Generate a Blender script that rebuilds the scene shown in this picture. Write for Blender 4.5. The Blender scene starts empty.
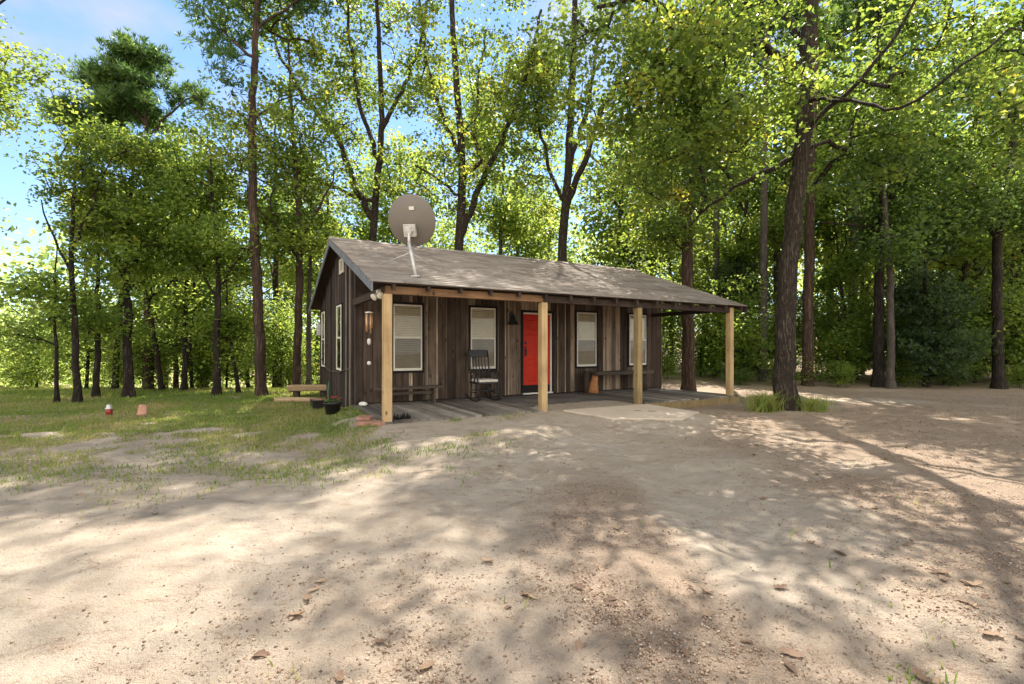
import bpy, math, random
import numpy as np
from mathutils import Vector, Matrix
R = math.radians
rng = np.random.default_rng(7)
random.seed(7)
scene = bpy.context.scene
col = scene.collection
CAM_Z = 1.4
F = 481.2
Y0 = 347.5

# ------------------------------------------------------------------ helpers
def W(px, py, Z):
    return np.array([(px - 512) / F * Z, Z, CAM_Z - (py - Y0) / F * Z])

_perm = np.random.default_rng(3).random((256, 256))
def vnoise(x, y):
    x = np.asarray(x, float); y = np.asarray(y, float)
    xi = np.floor(x).astype(int); yi = np.floor(y).astype(int)
    fx = x - xi; fy = y - yi
    fx = fx * fx * (3 - 2 * fx); fy = fy * fy * (3 - 2 * fy)
    a = _perm[xi & 255, yi & 255]; b = _perm[(xi + 1) & 255, yi & 255]
    c = _perm[xi & 255, (yi + 1) & 255]; d = _perm[(xi + 1) & 255, (yi + 1) & 255]
    return (a * (1 - fx) + b * fx) * (1 - fy) + (c * (1 - fx) + d * fx) * fy
def fbm(x, y, o=4):
    s = 0; a = .5
    for k in range(o):
        s = s + a * vnoise(x * 2 ** k + 17 * k, y * 2 ** k + 5 * k); a *= .5
    return s / (1 - .5 ** o)
def sstep(e0, e1, x):
    t = np.clip((x - e0) / (e1 - e0), 0, 1)
    return t * t * (3 - 2 * t)

def set_props(o, label=None, cat=None, group=None, kind=None):
    if label: o['label'] = label
    if cat: o['category'] = cat
    if group: o['group'] = group
    if kind: o['kind'] = kind
    return o
def empty(name, loc=(0, 0, 0), rz=0, label=None, cat=None, group=None):
    o = bpy.data.objects.new(name, None); col.objects.link(o)
    o.location = loc; o.rotation_euler = (0, 0, rz); o.empty_display_size = .2
    return set_props(o, label, cat, group)

def np_mesh(name, V, faces_flat, nper, v=None, mats=(), smooth=False):
    """V (n,3); faces_flat int array; nper = corners per face (constant)"""
    me = bpy.data.meshes.new(name)
    V = np.ascontiguousarray(V, dtype=np.float32); L = np.ascontiguousarray(faces_flat, dtype=np.int32).ravel()
    nf = len(L) // nper
    me.vertices.add(len(V)); me.vertices.foreach_set('co', V.ravel())
    me.loops.add(len(L)); me.loops.foreach_set('vertex_index', L)
    me.polygons.add(nf); me.polygons.foreach_set('loop_start', np.arange(0, len(L), nper, dtype=np.int32))
    if smooth: me.polygons.foreach_set('use_smooth', np.ones(nf, dtype=bool))
    me.update(calc_edges=True)
    if v is not None:
        a = me.attributes.new('v', 'FLOAT', 'FACE'); a.data.foreach_set('value', np.ascontiguousarray(v, dtype=np.float32))
    for m in mats: me.materials.append(m)
    return me
def link(name, me, parent=None, loc=None, rz=None):
    o = bpy.data.objects.new(name, me); col.objects.link(o)
    if parent: o.parent = parent
    if loc is not None: o.location = loc
    if rz is not None: o.rotation_euler = (0, 0, rz)
    return o

class MB:
    def __init__(s): s.V = []; s.Fc = []; s.v = []; s.sm = []
    def add(s, verts, faces, v=.5, sm=False):
        b = len(s.V); s.V += [tuple(map(float, p)) for p in verts]
        s.Fc += [tuple(b + i for i in f) for f in faces]; s.v += [v] * len(faces); s.sm += [sm] * len(faces)
        return s
    def hexa(s, p, v=.5):   # 8 points: bottom 4 ccw, top 4 ccw
        return s.add(p, [(3, 2, 1, 0), (4, 5, 6, 7), (0, 1, 5, 4), (1, 2, 6, 5), (2, 3, 7, 6), (3, 0, 4, 7)], v)
    def box(s, x0, x1, y0, y1, z0, z1, v=.5):
        return s.hexa([(x0, y0, z0), (x1, y0, z0), (x1, y1, z0), (x0, y1, z0), (x0, y0, z1), (x1, y0, z1), (x1, y1, z1), (x0, y1, z1)], v)
    def bar(s, a, b, w, h=None, v=.5, up=(0, 0, 1)):
        a = Vector(a); b = Vector(b); h = h or w; d = (b - a).normalized(); u = Vector(up)
        if abs(d.dot(u)) > .98: u = Vector((0, 1, 0))
        x = d.cross(u).normalized() * (w / 2); y = x.normalized().cross(d).normalized() * (h / 2)
        return s.hexa([a - x - y, a + x - y, b + x - y, b - x - y, a - x + y, a + x + y, b + x + y, b - x + y], v)
    def tube(s, pts, r, n=10, v=.5, cap=True):
        pts = [Vector(p) for p in pts]; rs = r if hasattr(r, '__len__') else [r] * len(pts)
        vs = []; fs = []; prev = None
        for i, p in enumerate(pts):
            d = (pts[min(i + 1, len(pts) - 1)] - pts[max(i - 1, 0)]).normalized()
            if prev is None:
                u = Vector((1, 0, 0)) if abs(d.x) < .8 else Vector((0, 1, 0))
                x = d.cross(u).normalized()
            else: x = (prev - d * prev.dot(d)).normalized()
            prev = x; y = d.cross(x)
            for k in range(n):
                a = 2 * math.pi * k / n; vs.append(p + (x * math.cos(a) + y * math.sin(a)) * rs[i])
        for i in range(len(pts) - 1):
            for k in range(n): fs.append((i * n + k, i * n + (k + 1) % n, (i + 1) * n + (k + 1) % n, (i + 1) * n + k))
        s.add(vs, fs, v, True)
        if cap:
            b = len(s.V) - len(vs)
            s.Fc += [tuple(b + k for k in reversed(range(n))), tuple(b + (len(pts) - 1) * n + k for k in range(n))]; s.v += [v, v]; s.sm += [False, False]
        return s
    def lathe(s, prof, n=20, c=(0, 0, 0), v=.5, sm=True):
        vs = [(c[0] + r * math.cos(2 * math.pi * k / n), c[1] + r * math.sin(2 * math.pi * k / n), c[2] + z) for r, z in prof for k in range(n)]
        fs = [(i * n + k, i * n + (k + 1) % n, (i + 1) * n + (k + 1) % n, (i + 1) * n + k) for i in range(len(prof) - 1) for k in range(n)]
        return s.add(vs, fs, v, sm)
    def xf(s, M):
        s.V = [tuple(M @ Vector(p)) for p in s.V]; return s
    def build(s, name, mat, parent=None, loc=None, rz=None, bevel=0):
        me = bpy.data.meshes.new(name); me.from_pydata(s.V, [], s.Fc)
        me.polygons.foreach_set('use_smooth', s.sm)
        a = me.attributes.new('v', 'FLOAT', 'FACE'); a.data.foreach_set('value', np.array(s.v, dtype=np.float32))
        me.materials.append(mat); me.update()
        o = link(name, me, parent, loc, rz)
        if bevel:
            m = o.modifiers.new('bevel', 'BEVEL'); m.width = bevel; m.segments = 2; m.limit_method = 'ANGLE'
        return o

# ------------------------------------------------------------------ materials
class NT:
    def __init__(s, name):
        s.m = bpy.data.materials.new(name); s.m.use_nodes = True; s.t = s.m.node_tree; s.t.nodes.clear()
        s.out = s.n('ShaderNodeOutputMaterial')
    def n(s, typ, **kw):
        nd = s.t.nodes.new(typ)
        for k, val in kw.items():
            if k.startswith('i_'): nd.inputs[k[2:].replace('_', ' ')].default_value = val
            else: setattr(nd, k, val)
        return nd
    def l(s, a, b): s.t.links.new(a, b)
    def coords(s, scale=(1, 1, 1), attr_offset=False):
        tc = s.n('ShaderNodeTexCoord'); mp = s.n('ShaderNodeMapping'); mp.inputs['Scale'].default_value = scale
        src = tc.outputs['Object']
        if attr_offset:
            at = s.n('ShaderNodeAttribute', attribute_name='v')
            ml = s.n('ShaderNodeMath', operation='MULTIPLY'); ml.inputs[1].default_value = 37.0; s.l(at.outputs['Fac'], ml.inputs[0])
            ad = s.n('ShaderNodeVectorMath', operation='ADD'); s.l(src, ad.inputs[0]); s.l(ml.outputs[0], ad.inputs[1]); src = ad.outputs[0]
        s.l(src, mp.inputs['Vector']); return mp.outputs[0]
    def noise(s, vec, scale, detail=4, rough=.6, dist=0):
        nd = s.n('ShaderNodeTexNoise'); nd.inputs['Scale'].default_value = scale; nd.inputs['Detail'].default_value = detail
        nd.inputs['Roughness'].default_value = rough; nd.inputs['Distortion'].default_value = dist
        if vec is not None: s.l(vec, nd.inputs['Vector'])
        return nd.outputs['Fac']
    def ramp(s, fac, stops):
        r = s.n('ShaderNodeValToRGB'); e = r.color_ramp.elements
        while len(e) < len(stops): e.new(.5)
        for i, (p, c) in enumerate(stops): e[i].position = p; e[i].color = (*c, 1) if len(c) == 3 else c
        s.l(fac, r.inputs[0]); return r.outputs[0]
    def mix(s, fac, a, b, blend='MIX'):
        m = s.n('ShaderNodeMix', data_type='RGBA', blend_type=blend)
        if isinstance(fac, (int, float)): m.inputs[0].default_value = fac
        else: s.l(fac, m.inputs[0])
        for i, c in ((6, a), (7, b)):
            if isinstance(c, tuple): m.inputs[i].default_value = (*c, 1)
            else: s.l(c, m.inputs[i])
        return m.outputs[2]
    def math(s, op, a, b=None):
        m = s.n('ShaderNodeMath', operation=op)
        for i, c in ((0, a), (1, b)):
            if c is None: continue
            if isinstance(c, (int, float)): m.inputs[i].default_value = c
            else: s.l(c, m.inputs[i])
        return m.outputs[0]
    def finish(s, color, rough=.8, spec=.3, bump=None, bdist=.01, bstr=1, metal=0):
        p = s.n('ShaderNodeBsdfPrincipled')
        if isinstance(color, tuple): p.inputs['Base Color'].default_value = (*color, 1)
        else: s.l(color, p.inputs['Base Color'])
        if isinstance(rough, (int, float)): p.inputs['Roughness'].default_value = rough
        else: s.l(rough, p.inputs['Roughness'])
        p.inputs['Specular IOR Level'].default_value = spec; p.inputs['Metallic'].default_value = metal
        if bump is not None:
            b = s.n('ShaderNodeBump'); b.inputs['Distance'].default_value = bdist; b.inputs['Strength'].default_value = bstr
            s.l(bump, b.inputs['Height']); s.l(b.outputs[0], p.inputs['Normal'])
        s.l(p.outputs[0], s.out.inputs[0]); return s.m

def simple(name, a, b=None, scale=8, rough=.6, spec=.3, bump=.002, metal=0, stretch=(1, 1, 1)):
    t = NT(name); vec = t.coords(stretch); f = t.noise(vec, scale, 6)
    b = b or tuple(c * .7 for c in a)
    return t.finish(t.ramp(f, [(.3, b), (.7, a)]), rough, spec, f, bump, 1, metal)

def boards_mat(name, stops, grain=(40, 40, 2.2), dark=.45, knots=True, rough=.85, spec=.2):
    t = NT(name); at = t.n('ShaderNodeAttribute', attribute_name='v')
    base = t.ramp(at.outputs['Fac'], stops)
    vec = t.coords(grain, True); g = t.noise(vec, 1, 5, .65, .6)
    c = t.mix(t.math('MULTIPLY', t.ramp(g, [(.35, (1, 1, 1)), (.6, (0, 0, 0))]), .75), base, t.mix(1.0, base, (dark, dark * .95, dark * .9), 'MULTIPLY'))
    v2 = t.coords((1.2, 1.2, .8), True); blotch = t.noise(v2, 2.2, 5, .6)
    c = t.mix(t.ramp(blotch, [(.42, (0, 0, 0)), (.72, (.7, .7, .7))]), c, t.mix(1.0, c, (.5, .47, .46), 'MULTIPLY'))
    if knots:
        v3 = t.coords((1, 1, .55), True); vo = t.n('ShaderNodeTexVoronoi'); vo.inputs['Scale'].default_value = 5.5; t.l(v3, vo.inputs['Vector'])
        k = t.ramp(vo.outputs['Distance'], [(.09, (1, 1, 1)), (.17, (0, 0, 0))])
        c = t.mix(t.math('MULTIPLY', k, .75), c, (.018, .012, .01))
    return t.finish(c, rough, spec, g, .006)

def bark_mat(name, a, b, c, vs=9, bd=.03):
    t = NT(name); vec = t.coords((1, 1, .13)); v2 = t.coords((1, 1, 1))
    vo = t.n('ShaderNodeTexVoronoi', feature='DISTANCE_TO_EDGE'); vo.inputs['Scale'].default_value = vs
    nz = t.n('ShaderNodeTexNoise'); nz.inputs['Scale'].default_value = 6; nz.inputs['Detail'].default_value = 5
    t.l(vec, nz.inputs['Vector'])
    mx = t.n('ShaderNodeVectorMath', operation='MULTIPLY_ADD'); mx.inputs[1].default_value = (.6, .6, .6)
    t.l(nz.outputs['Color'], mx.inputs[0]); t.l(vec, mx.inputs[2]); t.l(mx.outputs[0], vo.inputs['Vector'])
    e = t.ramp(vo.outputs['Distance'], [(0, (.1, .1, .1)), (.3, (1, 1, 1))])
    n2 = t.noise(v2, 3.5, 6, .65); n3 = t.noise(vec, 40, 4, .7)
    colr = t.mix(e, c, t.ramp(n2, [(.35, a), (.65, b)]))
    colr = t.mix(t.math('MULTIPLY', n3, .5), colr, t.mix(1.0, colr, (.45, .45, .45), 'MULTIPLY'))
    h = t.math('ADD', e, t.math('MULTIPLY', n3, .5))
    return t.finish(colr, .9, .15, h, bd)

def leaf_mat(name, stops, trans, tw=.5, rough=.45, spec=.35):
    t = NT(name); at = t.n('ShaderNodeAttribute', attribute_name='v')
    c = t.ramp(at.outputs['Fac'], stops)
    p = t.n('ShaderNodeBsdfPrincipled'); t.l(c, p.inputs['Base Color']); p.inputs['Roughness'].default_value = rough; p.inputs['Specular IOR Level'].default_value = spec
    tr = t.n('ShaderNodeBsdfTranslucent'); t.l(t.ramp(at.outputs['Fac'], trans), tr.inputs['Color'])
    ms = t.n('ShaderNodeMixShader'); ms.inputs[0].default_value = tw
    t.l(p.outputs[0], ms.inputs[1]); t.l(tr.outputs[0], ms.inputs[2]); t.l(ms.outputs[0], t.out.inputs[0])
    return t.m

M = {}
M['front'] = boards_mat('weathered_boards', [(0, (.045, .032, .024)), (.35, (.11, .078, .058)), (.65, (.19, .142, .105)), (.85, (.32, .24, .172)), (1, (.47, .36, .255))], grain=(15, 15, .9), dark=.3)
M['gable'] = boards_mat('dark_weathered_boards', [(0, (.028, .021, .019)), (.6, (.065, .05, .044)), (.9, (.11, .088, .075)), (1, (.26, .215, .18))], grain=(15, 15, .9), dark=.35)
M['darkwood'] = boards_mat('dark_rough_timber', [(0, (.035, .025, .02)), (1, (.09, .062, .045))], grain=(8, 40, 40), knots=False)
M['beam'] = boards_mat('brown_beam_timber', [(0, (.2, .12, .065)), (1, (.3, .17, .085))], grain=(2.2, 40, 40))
M['post'] = boards_mat('yellow_pine_timber', [(0, (.46, .32, .165)), (1, (.54, .385, .2))], grain=(30, 30, 1.3), dark=.72)
M['postold'] = boards_mat('older_pine_timber', [(0, (.24, .18, .085)), (1, (.33, .24, .12))], grain=(30, 30, 1.3), dark=.6)
M['deck'] = boards_mat('grey_deck_boards', [(0, (.1, .088, .076)), (.6, (.2, .18, .155)), (1, (.34, .3, .255))], grain=(14, 1, 14), dark=.5, knots=False, rough=1, spec=.05)
M['bench'] = boards_mat('old_bench_wood', [(0, (.05, .038, .03)), (1, (.16, .125, .095))], grain=(2, 40, 40), knots=False)
M['log'] = simple('pale_log_wood', (.46, .33, .2), (.25, .17, .1), 7, .85, .15, .01, stretch=(1, 6, 6))
M['orangelog'] = simple('orange_log_wood', (.42, .2, .075), (.25, .1, .04), 7, .7, .2, .01, stretch=(5, 5, 1))
M['barge'] = simple('grey_painted_fascia', (.17, .18, .2), (.09, .095, .105), 6, .7, .3, .003)
M['white'] = simple('white_paint', (.66, .62, .53), (.55, .52, .44), 9, .45, .4, .0008)
M['red'] = simple('red_door_paint', (.5, .026, .008), (.4, .018, .006), 5, .5, .2, .0008)
M['black'] = simple('black_paint', (.018, .017, .017), (.01, .01, .01), 12, .45, .4, .001)
M['blackgap'] = simple('black_trim', (.022, .018, .017), (.012, .01, .01), 12, .8, .15, .001)
M['cushion'] = simple('pale_cushion_cloth', (.66, .62, .55), (.45, .4, .35), 30, .9, .1, .003)
M['concrete'] = simple('dirty_concrete', (.2, .185, .165), (.09, .078, .068), 2.2, .9, .15, .006)
M['dish'] = simple('taupe_dish_paint', (.15, .13, .11), (.13, .113, .096), 3, .5, .35, .0008)
M['steel'] = simple('pale_galvanised_steel', (.55, .54, .51), (.4, .39, .36), 14, .45, .5, .0008, .35)
M['copper'] = simple('copper_tube', (.6, .36, .2), (.45, .25, .13), 9, .4, .5, .0008, .4)
M['terracotta'] = simple('terracotta', (.42, .23, .155), (.33, .17, .11), 8, .8, .2, .002)
M['flag'] = simple('reddish_sandstone', (.36, .2, .145), (.23, .125, .09), 6, .9, .15, .01)
M['redplastic'] = simple('red_plastic', (.26, .03, .02), (.2, .022, .015), 8, .4, .4, .001)
M['stone'] = simple('white_stone', (.7, .68, .63), (.5, .48, .45), 8, .8, .2, .005)
M['hose'] = simple('green_hose', (.03, .12, .06), (.02, .08, .04), 12, .45, .4, .001)
M['petal'] = simple('red_petal', (.5, .03, .03), (.35, .02, .03), 12, .6, .2, .001)
M['cable'] = simple('grey_cable', (.12, .11, .1), (.07, .065, .06), 12, .6, .3, .001)

t = NT('window_blind'); vec = t.coords((1, 1, 1)); wv = t.n('ShaderNodeTexWave', wave_type='BANDS', bands_direction='Z'); wv.inputs['Scale'].default_value = 6.5; wv.inputs['Distortion'].default_value = .4; t.l(vec, wv.inputs['Vector'])
f = t.noise(vec, 5, 5); c = t.mix(t.math('MULTIPLY', wv.outputs['Fac'], .4), t.ramp(f, [(.3, (.6, .53, .4)), (.7, (.72, .65, .5))]), (.5, .44, .33))
M['blind'] = t.finish(c, .8, .2, wv.outputs['Fac'], .006)
def pane_mat(name, tint, fac):
    t = NT(name); g = t.n('ShaderNodeBsdfGlossy'); g.inputs['Roughness'].default_value = .03; g.inputs['Color'].default_value = (.9, .9, .9, 1)
    tr = t.n('ShaderNodeBsdfTransparent'); tr.inputs['Color'].default_value = (*tint, 1)
    fr = t.n('ShaderNodeFresnel'); fr.inputs['IOR'].default_value = 1.3
    ms = t.n('ShaderNodeMixShader'); t.l(t.math('ADD', fr.outputs[0], fac), ms.inputs[0]); t.l(tr.outputs[0], ms.inputs[1]); t.l(g.outputs[0], ms.inputs[2]); t.l(ms.outputs[0], t.out.inputs[0])
    return t.m
M['pane'] = pane_mat('window_glass', (.95, .95, .92), .0)
M['screen'] = pane_mat('screened_window_glass', (.74, .74, .73), .0)

# shingles: colour varies per tab, plus stains
t = NT('weathered_shingles'); at = t.n('ShaderNodeAttribute', attribute_name='v'); vec = t.coords((1, 1, 1))
c = t.ramp(at.outputs['Fac'], [(0, (.22, .185, .155)), (.5, (.3, .26, .225)), (1, (.38, .33, .29))])
st = t.noise(t.coords((.5, 1.6, 1)), 1.5, 6, .65); c = t.mix(t.ramp(st, [(.4, (0, 0, 0)), (.75, (.8, .8, .8))]), c, (.135, .112, .095))
gr = t.noise(vec, 150, 2); c = t.mix(t.math('MULTIPLY', gr, .5), c, t.mix(1.0, c, (.6, .6, .6), 'MULTIPLY'))
M['roof'] = t.finish(c, .92, .15, gr, .004)

BARK_OAK = bark_mat('oak_bark', (.06, .046, .035), (.11, .088, .068), (.02, .016, .012), 15, .03)
BARK_PINE = bark_mat('pine_bark', (.088, .056, .04), (.14, .095, .07), (.036, .024, .018), 8, .03)
BARK_GREY = bark_mat('grey_bark', (.095, .082, .068), (.155, .138, .118), (.06, .05, .042), 14, .012)
BARK_DARK = bark_mat('dark_bark', (.04, .031, .025), (.07, .055, .044), (.016, .012, .01), 10, .025)
oak_s = [(0, (.04, .072, .018)), (.45, (.08, .12, .028)), (.8, (.125, .165, .036)), (.93, (.17, .19, .034)), (1, (.21, .19, .034))]
oak_t = [(0, (.12, .2, .035)), (.45, (.3, .4, .055)), (.8, (.52, .57, .075)), (.93, (.64, .62, .08)), (1, (.7, .58, .075))]
LEAF_OAK = leaf_mat('oak_leaves', oak_s, oak_t, .55)
LEAF_DARK = leaf_mat('dull_green_leaves', [(0, (.035, .068, .02)), (.6, (.06, .105, .03)), (.92, (.09, .13, .032)), (1, (.15, .14, .03))],
                     [(0, (.14, .23, .045)), (.6, (.3, .43, .07)), (1, (.54, .56, .09))], .5)
LEAF_BRIGHT = leaf_mat('bright_green_leaves', [(0, (.06, .11, .022)), (.6, (.1, .17, .032)), (1, (.16, .21, .04))],
                       [(0, (.25, .36, .065)), (.6, (.46, .56, .09)), (1, (.7, .7, .13))], .58)
LEAF_FAR = leaf_mat('far_leaves', [(0, (.08, .13, .04)), (.6, (.12, .17, .05)), (1, (.16, .2, .06))],
                       [(0, (.42, .55, .14)), (.6, (.6, .7, .18)), (1, (.7, .75, .2))], .6)
NEEDLE = leaf_mat('pine_needles', [(0, (.04, .09, .03)), (.6, (.075, .145, .042)), (1, (.12, .19, .055))],
                  [(0, (.08, .17, .03)), (1, (.26, .38, .06))], .45)
CEDAR = leaf_mat('cedar_sprays', [(0, (.024, .045, .018)), (.7, (.042, .07, .026)), (1, (.07, .1, .034))],
                 [(0, (.08, .14, .03)), (1, (.2, .3, .05))], .4)
GRASS = leaf_mat('grass_blades', [(0, (.1, .175, .034)), (.5, (.18, .25, .052)), (.65, (.26, .24, .085)), (1, (.44, .36, .18))],
                 [(0, (.22, .32, .04)), (.5, (.44, .46, .08)), (1, (.55, .46, .2))], .45)
LITTER = leaf_mat('dry_leaves', [(0, (.1, .06, .04)), (.5, (.21, .135, .088)), (.85, (.34, .24, .155)), (1, (.46, .36, .24))],
                  [(0, (.06, .03, .015)), (1, (.3, .17, .06))], .2, .7, .2)
LEAF_DARK.name = 'dull_green_leaves'

# ------------------------------------------------------------------ ground
CO = np.array([-2.031, 7.822]); TH = 1.056
CD = np.array([math.sin(TH), math.cos(TH)]); CB = np.array([-CD[1], CD[0]])
RZ = math.atan2(CD[1], CD[0])
DK = .2          # deck height above the ground
def cab(t, n, z=0):
    p = CO + CD * t + CB * n; return (p[0], p[1], z)
def to_cab(x, y):
    dx = x - CO[0]; dy = y - CO[1]
    return dx * CD[0] + dy * CD[1], dx * CB[0] + dy * CB[1]
def gh(x, y):
    x = np.asarray(x, float); y = np.asarray(y, float)
    t_, n_ = to_cab(x, y)
    h = (fbm(x * .35, y * .35, 3) - .5) * .1 + (fbm(x * 1.6, y * 1.6, 3) - .5) * .035
    flat = sstep(1.2, 0.2, np.maximum(np.maximum(-t_, t_ - 9), np.maximum(-n_, n_ - 8)))
    h = h + ((fbm(x * 3.6, y * 3.6 + 9, 2) - .5) * .045 + (fbm(x * 7, y * 7, 2) - .5) * .026) * sstep(14, 9, y)
    h = h * (1 - .85 * flat)
    mound = .165 * sstep(-2.6, -.12, n_) * sstep(-.9, -.1, t_) * sstep(6.9, 5.3, t_) * sstep(3, 2.5, n_)
    h = h + mound
    tr = sstep(.55, .1, np.abs(x - (1.75 + .12 * np.sin(y * .7)))) * sstep(9, 7.5, y)
    h = h - tr * .035
    ooo = np.hypot(x - 5.85, y - 10.3); h = h + .06 * sstep(1.6, .2, ooo)
    h = h - sstep(15, 45, y) * sstep(4, -6, x) * 5.5 + sstep(14.5, 40, y) * sstep(0, 8, x) * .8
    h = h + sstep(60, 160, y) * 6
    return h
def gz(x, y): return float(gh(x, y))
def grass_w(x, y):
    t_, n_ = to_cab(x, y)
    nz = fbm(x * .55, y * .55, 4); n2 = fbm(x * 2.1 + 9, y * 2.1, 3)
    a = sstep(4.2, 7.4, y + (nz - .5) * 4.6 + (x + 4) * -.04) * sstep(.3, -1.8, x + (nz - .5) * 3)
    a = a * (.5 + .5 * sstep(6, 8.5, y)) * sstep(.45, .58, n2 * .5 + nz * .5 + .16 * sstep(8, 10, y) + .03)
    path = sstep(.9, .3, np.abs(y - (9.7 + .35 * (x + 9)) + (nz - .5))) * sstep(-7.2, -8.6, x)
    a = a * (1 - path * .6)
    a = a * np.where((t_ > -.05) & (t_ < 9) & (n_ > -.05) & (n_ < 7.6), 0, 1)
    far = sstep(13.5, 17, y) * .55
    return np.clip(np.maximum(a, far * sstep(.4, .55, nz)), 0, 1)
def litter_w(x, y):
    nz = fbm(x * .7 + 31, y * .7, 4)
    right = sstep(2.1, 3.6, x + (nz - .5) * 2.2 - sstep(5, 9, y) * .6)
    strip = sstep(.0, .6, x + (nz - .5)) * sstep(1.5, 1.15, x + (nz - .5) * .5) * sstep(6.2, 4.2, y)
    front = sstep(3.8, 2.2, y + (nz - .5) * 2.5) * .5 * sstep(-2.5, 0, x)
    wood = sstep(12.5, 15.5, y)
    return np.clip(np.maximum.reduce([right * .95, strip * .85, front, wood * .9]) * sstep(.22, .55, nz + .12), 0, 1)
def red_w(x, y):
    return sstep(.9, .3, np.abs(y - (9.7 + .35 * (x + 9)))) * sstep(-7.2, -8.6, x)

def axis(lo, hi, fine_lo, fine_hi, st):
    a = list(np.arange(fine_lo, fine_hi, st)); s = st; x = fine_hi
    while x < hi: a.append(x); s *= 1.18; x += s
    s = st; x = fine_lo - st; b = []
    while x > lo: b.append(x); s *= 1.18; x -= s
    return np.array(b[::-1] + a)
xs = axis(-420, 420, -12, 12, .075); ys = axis(-60, 650, .8, 15, .065)
X, Y = np.meshgrid(xs, ys); Zg = gh(X, Y)
Vg = np.stack([X.ravel(), Y.ravel(), Zg.ravel()], 1)
nx, ny = len(xs), len(ys)
ii = (np.arange(ny - 1)[:, None] * nx + np.arange(nx - 1)[None, :]).ravel()
me = np_mesh('ground', Vg, np.stack([ii, ii + 1, ii + nx + 1, ii + nx], 1), 4, smooth=True)
for nm, fn in (('grass', grass_w), ('litter', litter_w), ('red', red_w)):
    a = me.attributes.new(nm, 'FLOAT', 'POINT'); a.data.foreach_set('value', fn(X, Y).ravel().astype(np.float32))
t = NT('sandy_ground'); vec = t.coords((1, 1, 1))
big = t.noise(vec, .8, 5, .6); mid = t.noise(vec, 5, 6, .65); fine = t.noise(vec, 55, 5, .7); grit = t.noise(vec, 160, 3, .7)
sand = t.ramp(big, [(.3, (.35, .285, .215)), (.55, (.43, .36, .28)), (.75, (.48, .41, .335))])
sand = t.mix(t.ramp(mid, [(.45, (0, 0, 0)), (.75, (.55, .55, .55))]), sand, (.31, .23, .165))
lit = t.ramp(mid, [(.3, (.18, .123, .084)), (.55, (.285, .208, .148)), (.75, (.385, .3, .225))])
aL = t.n('ShaderNodeAttribute', attribute_name='litter').outputs['Fac']
aG = t.n('ShaderNodeAttribute', attribute_name='grass').outputs['Fac']
aR = t.n('ShaderNodeAttribute', attribute_name='red').outputs['Fac']
lw = t.math('MULTIPLY', aL, t.ramp(t.math('ADD', fine, t.math('MULTIPLY', mid, .5)), [(.5, (.35, .35, .35)), (.85, (1, 1, 1))]))
c = t.mix(lw, sand, lit)
c = t.mix(t.math('MULTIPLY', aR, .45), c, (.36, .22, .14))
gcol = t.ramp(fine, [(.35, (.15, .135, .055)), (.65, (.32, .245, .13))])
c = t.mix(t.math('MULTIPLY', aG, .75), c, gcol)
dr = t.noise(t.coords((1, 2.2, 1)), 2.6, 7, .72, .4); drf = t.ramp(dr, [(.52, (0, 0, 0)), (.66, (1, 1, 1))])
c = t.mix(t.math('MULTIPLY', drf, t.ramp(fine, [(.42, (.1, .1, .1)), (.62, (.85, .85, .85))])), c, (.2, .135, .092))
speck = t.ramp(grit, [(.56, (0, 0, 0)), (.7, (1, 1, 1))])
c = t.mix(t.math('MULTIPLY', speck, t.math('ADD', t.math('MULTIPLY', aL, .6), .42)), c, t.mix(1.0, c, (.45, .38, .33), 'MULTIPLY'))
sp2 = t.ramp(t.noise(vec, 95, 2, .5), [(.66, (0, 0, 0)), (.74, (1, 1, 1))])
c = t.mix(t.math('MULTIPLY', sp2, .35), c, (.62, .52, .42))
hgt = t.math('ADD', t.math('ADD', t.math('MULTIPLY', mid, 1.6), t.math('MULTIPLY', fine, .5)), t.math('MULTIPLY', grit, .3))
M['ground'] = t.finish(c, .95, .12, hgt, .04)
me.materials.append(M['ground'])
set_props(link('ground', me), kind='structure')

# scattered small stuff ------------------------------------------------------
def scatter(n, xr, yr, dens, yexp=1.0):
    """random points, more of them close to the camera (yexp<1 pushes towards the near end)"""
    k = n * 6
    y = yr[0] * (yr[1] / yr[0]) ** (rng.random(k) ** yexp); x = (rng.random(k) * 2 - 1) * 1.15 * y
    ok = (x > xr[0]) & (x < xr[1]) & (rng.random(k) < dens(x, y))
    return x[ok][:n], y[ok][:n]
def on_house(x, y):
    t_, n_ = to_cab(x, y); return (t_ > -.02) & (t_ < 8.8) & (n_ > -.08) & (n_ < 7.6)

def leaf_quads(C, N, size, ratio=.34, fold=.1, droop=.12):
    n = len(C); r = rng.normal(size=(n, 3)); N = N / np.linalg.norm(N, axis=1, keepdims=True)
    U = np.cross(N, r); U /= np.linalg.norm(U, axis=1, keepdims=True) + 1e-9; Wv = np.cross(N, U)
    s = size[:, None]
    P = np.stack([C - U * s * .5, C - Wv * s * ratio + N * s * fold + U * s * .06, C + U * s * .5 - N * s * droop, C + Wv * s * ratio + N * s * fold + U * s * .06], 1)
    return P.reshape(-1, 3), np.arange(4 * n).reshape(n, 4)

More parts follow.
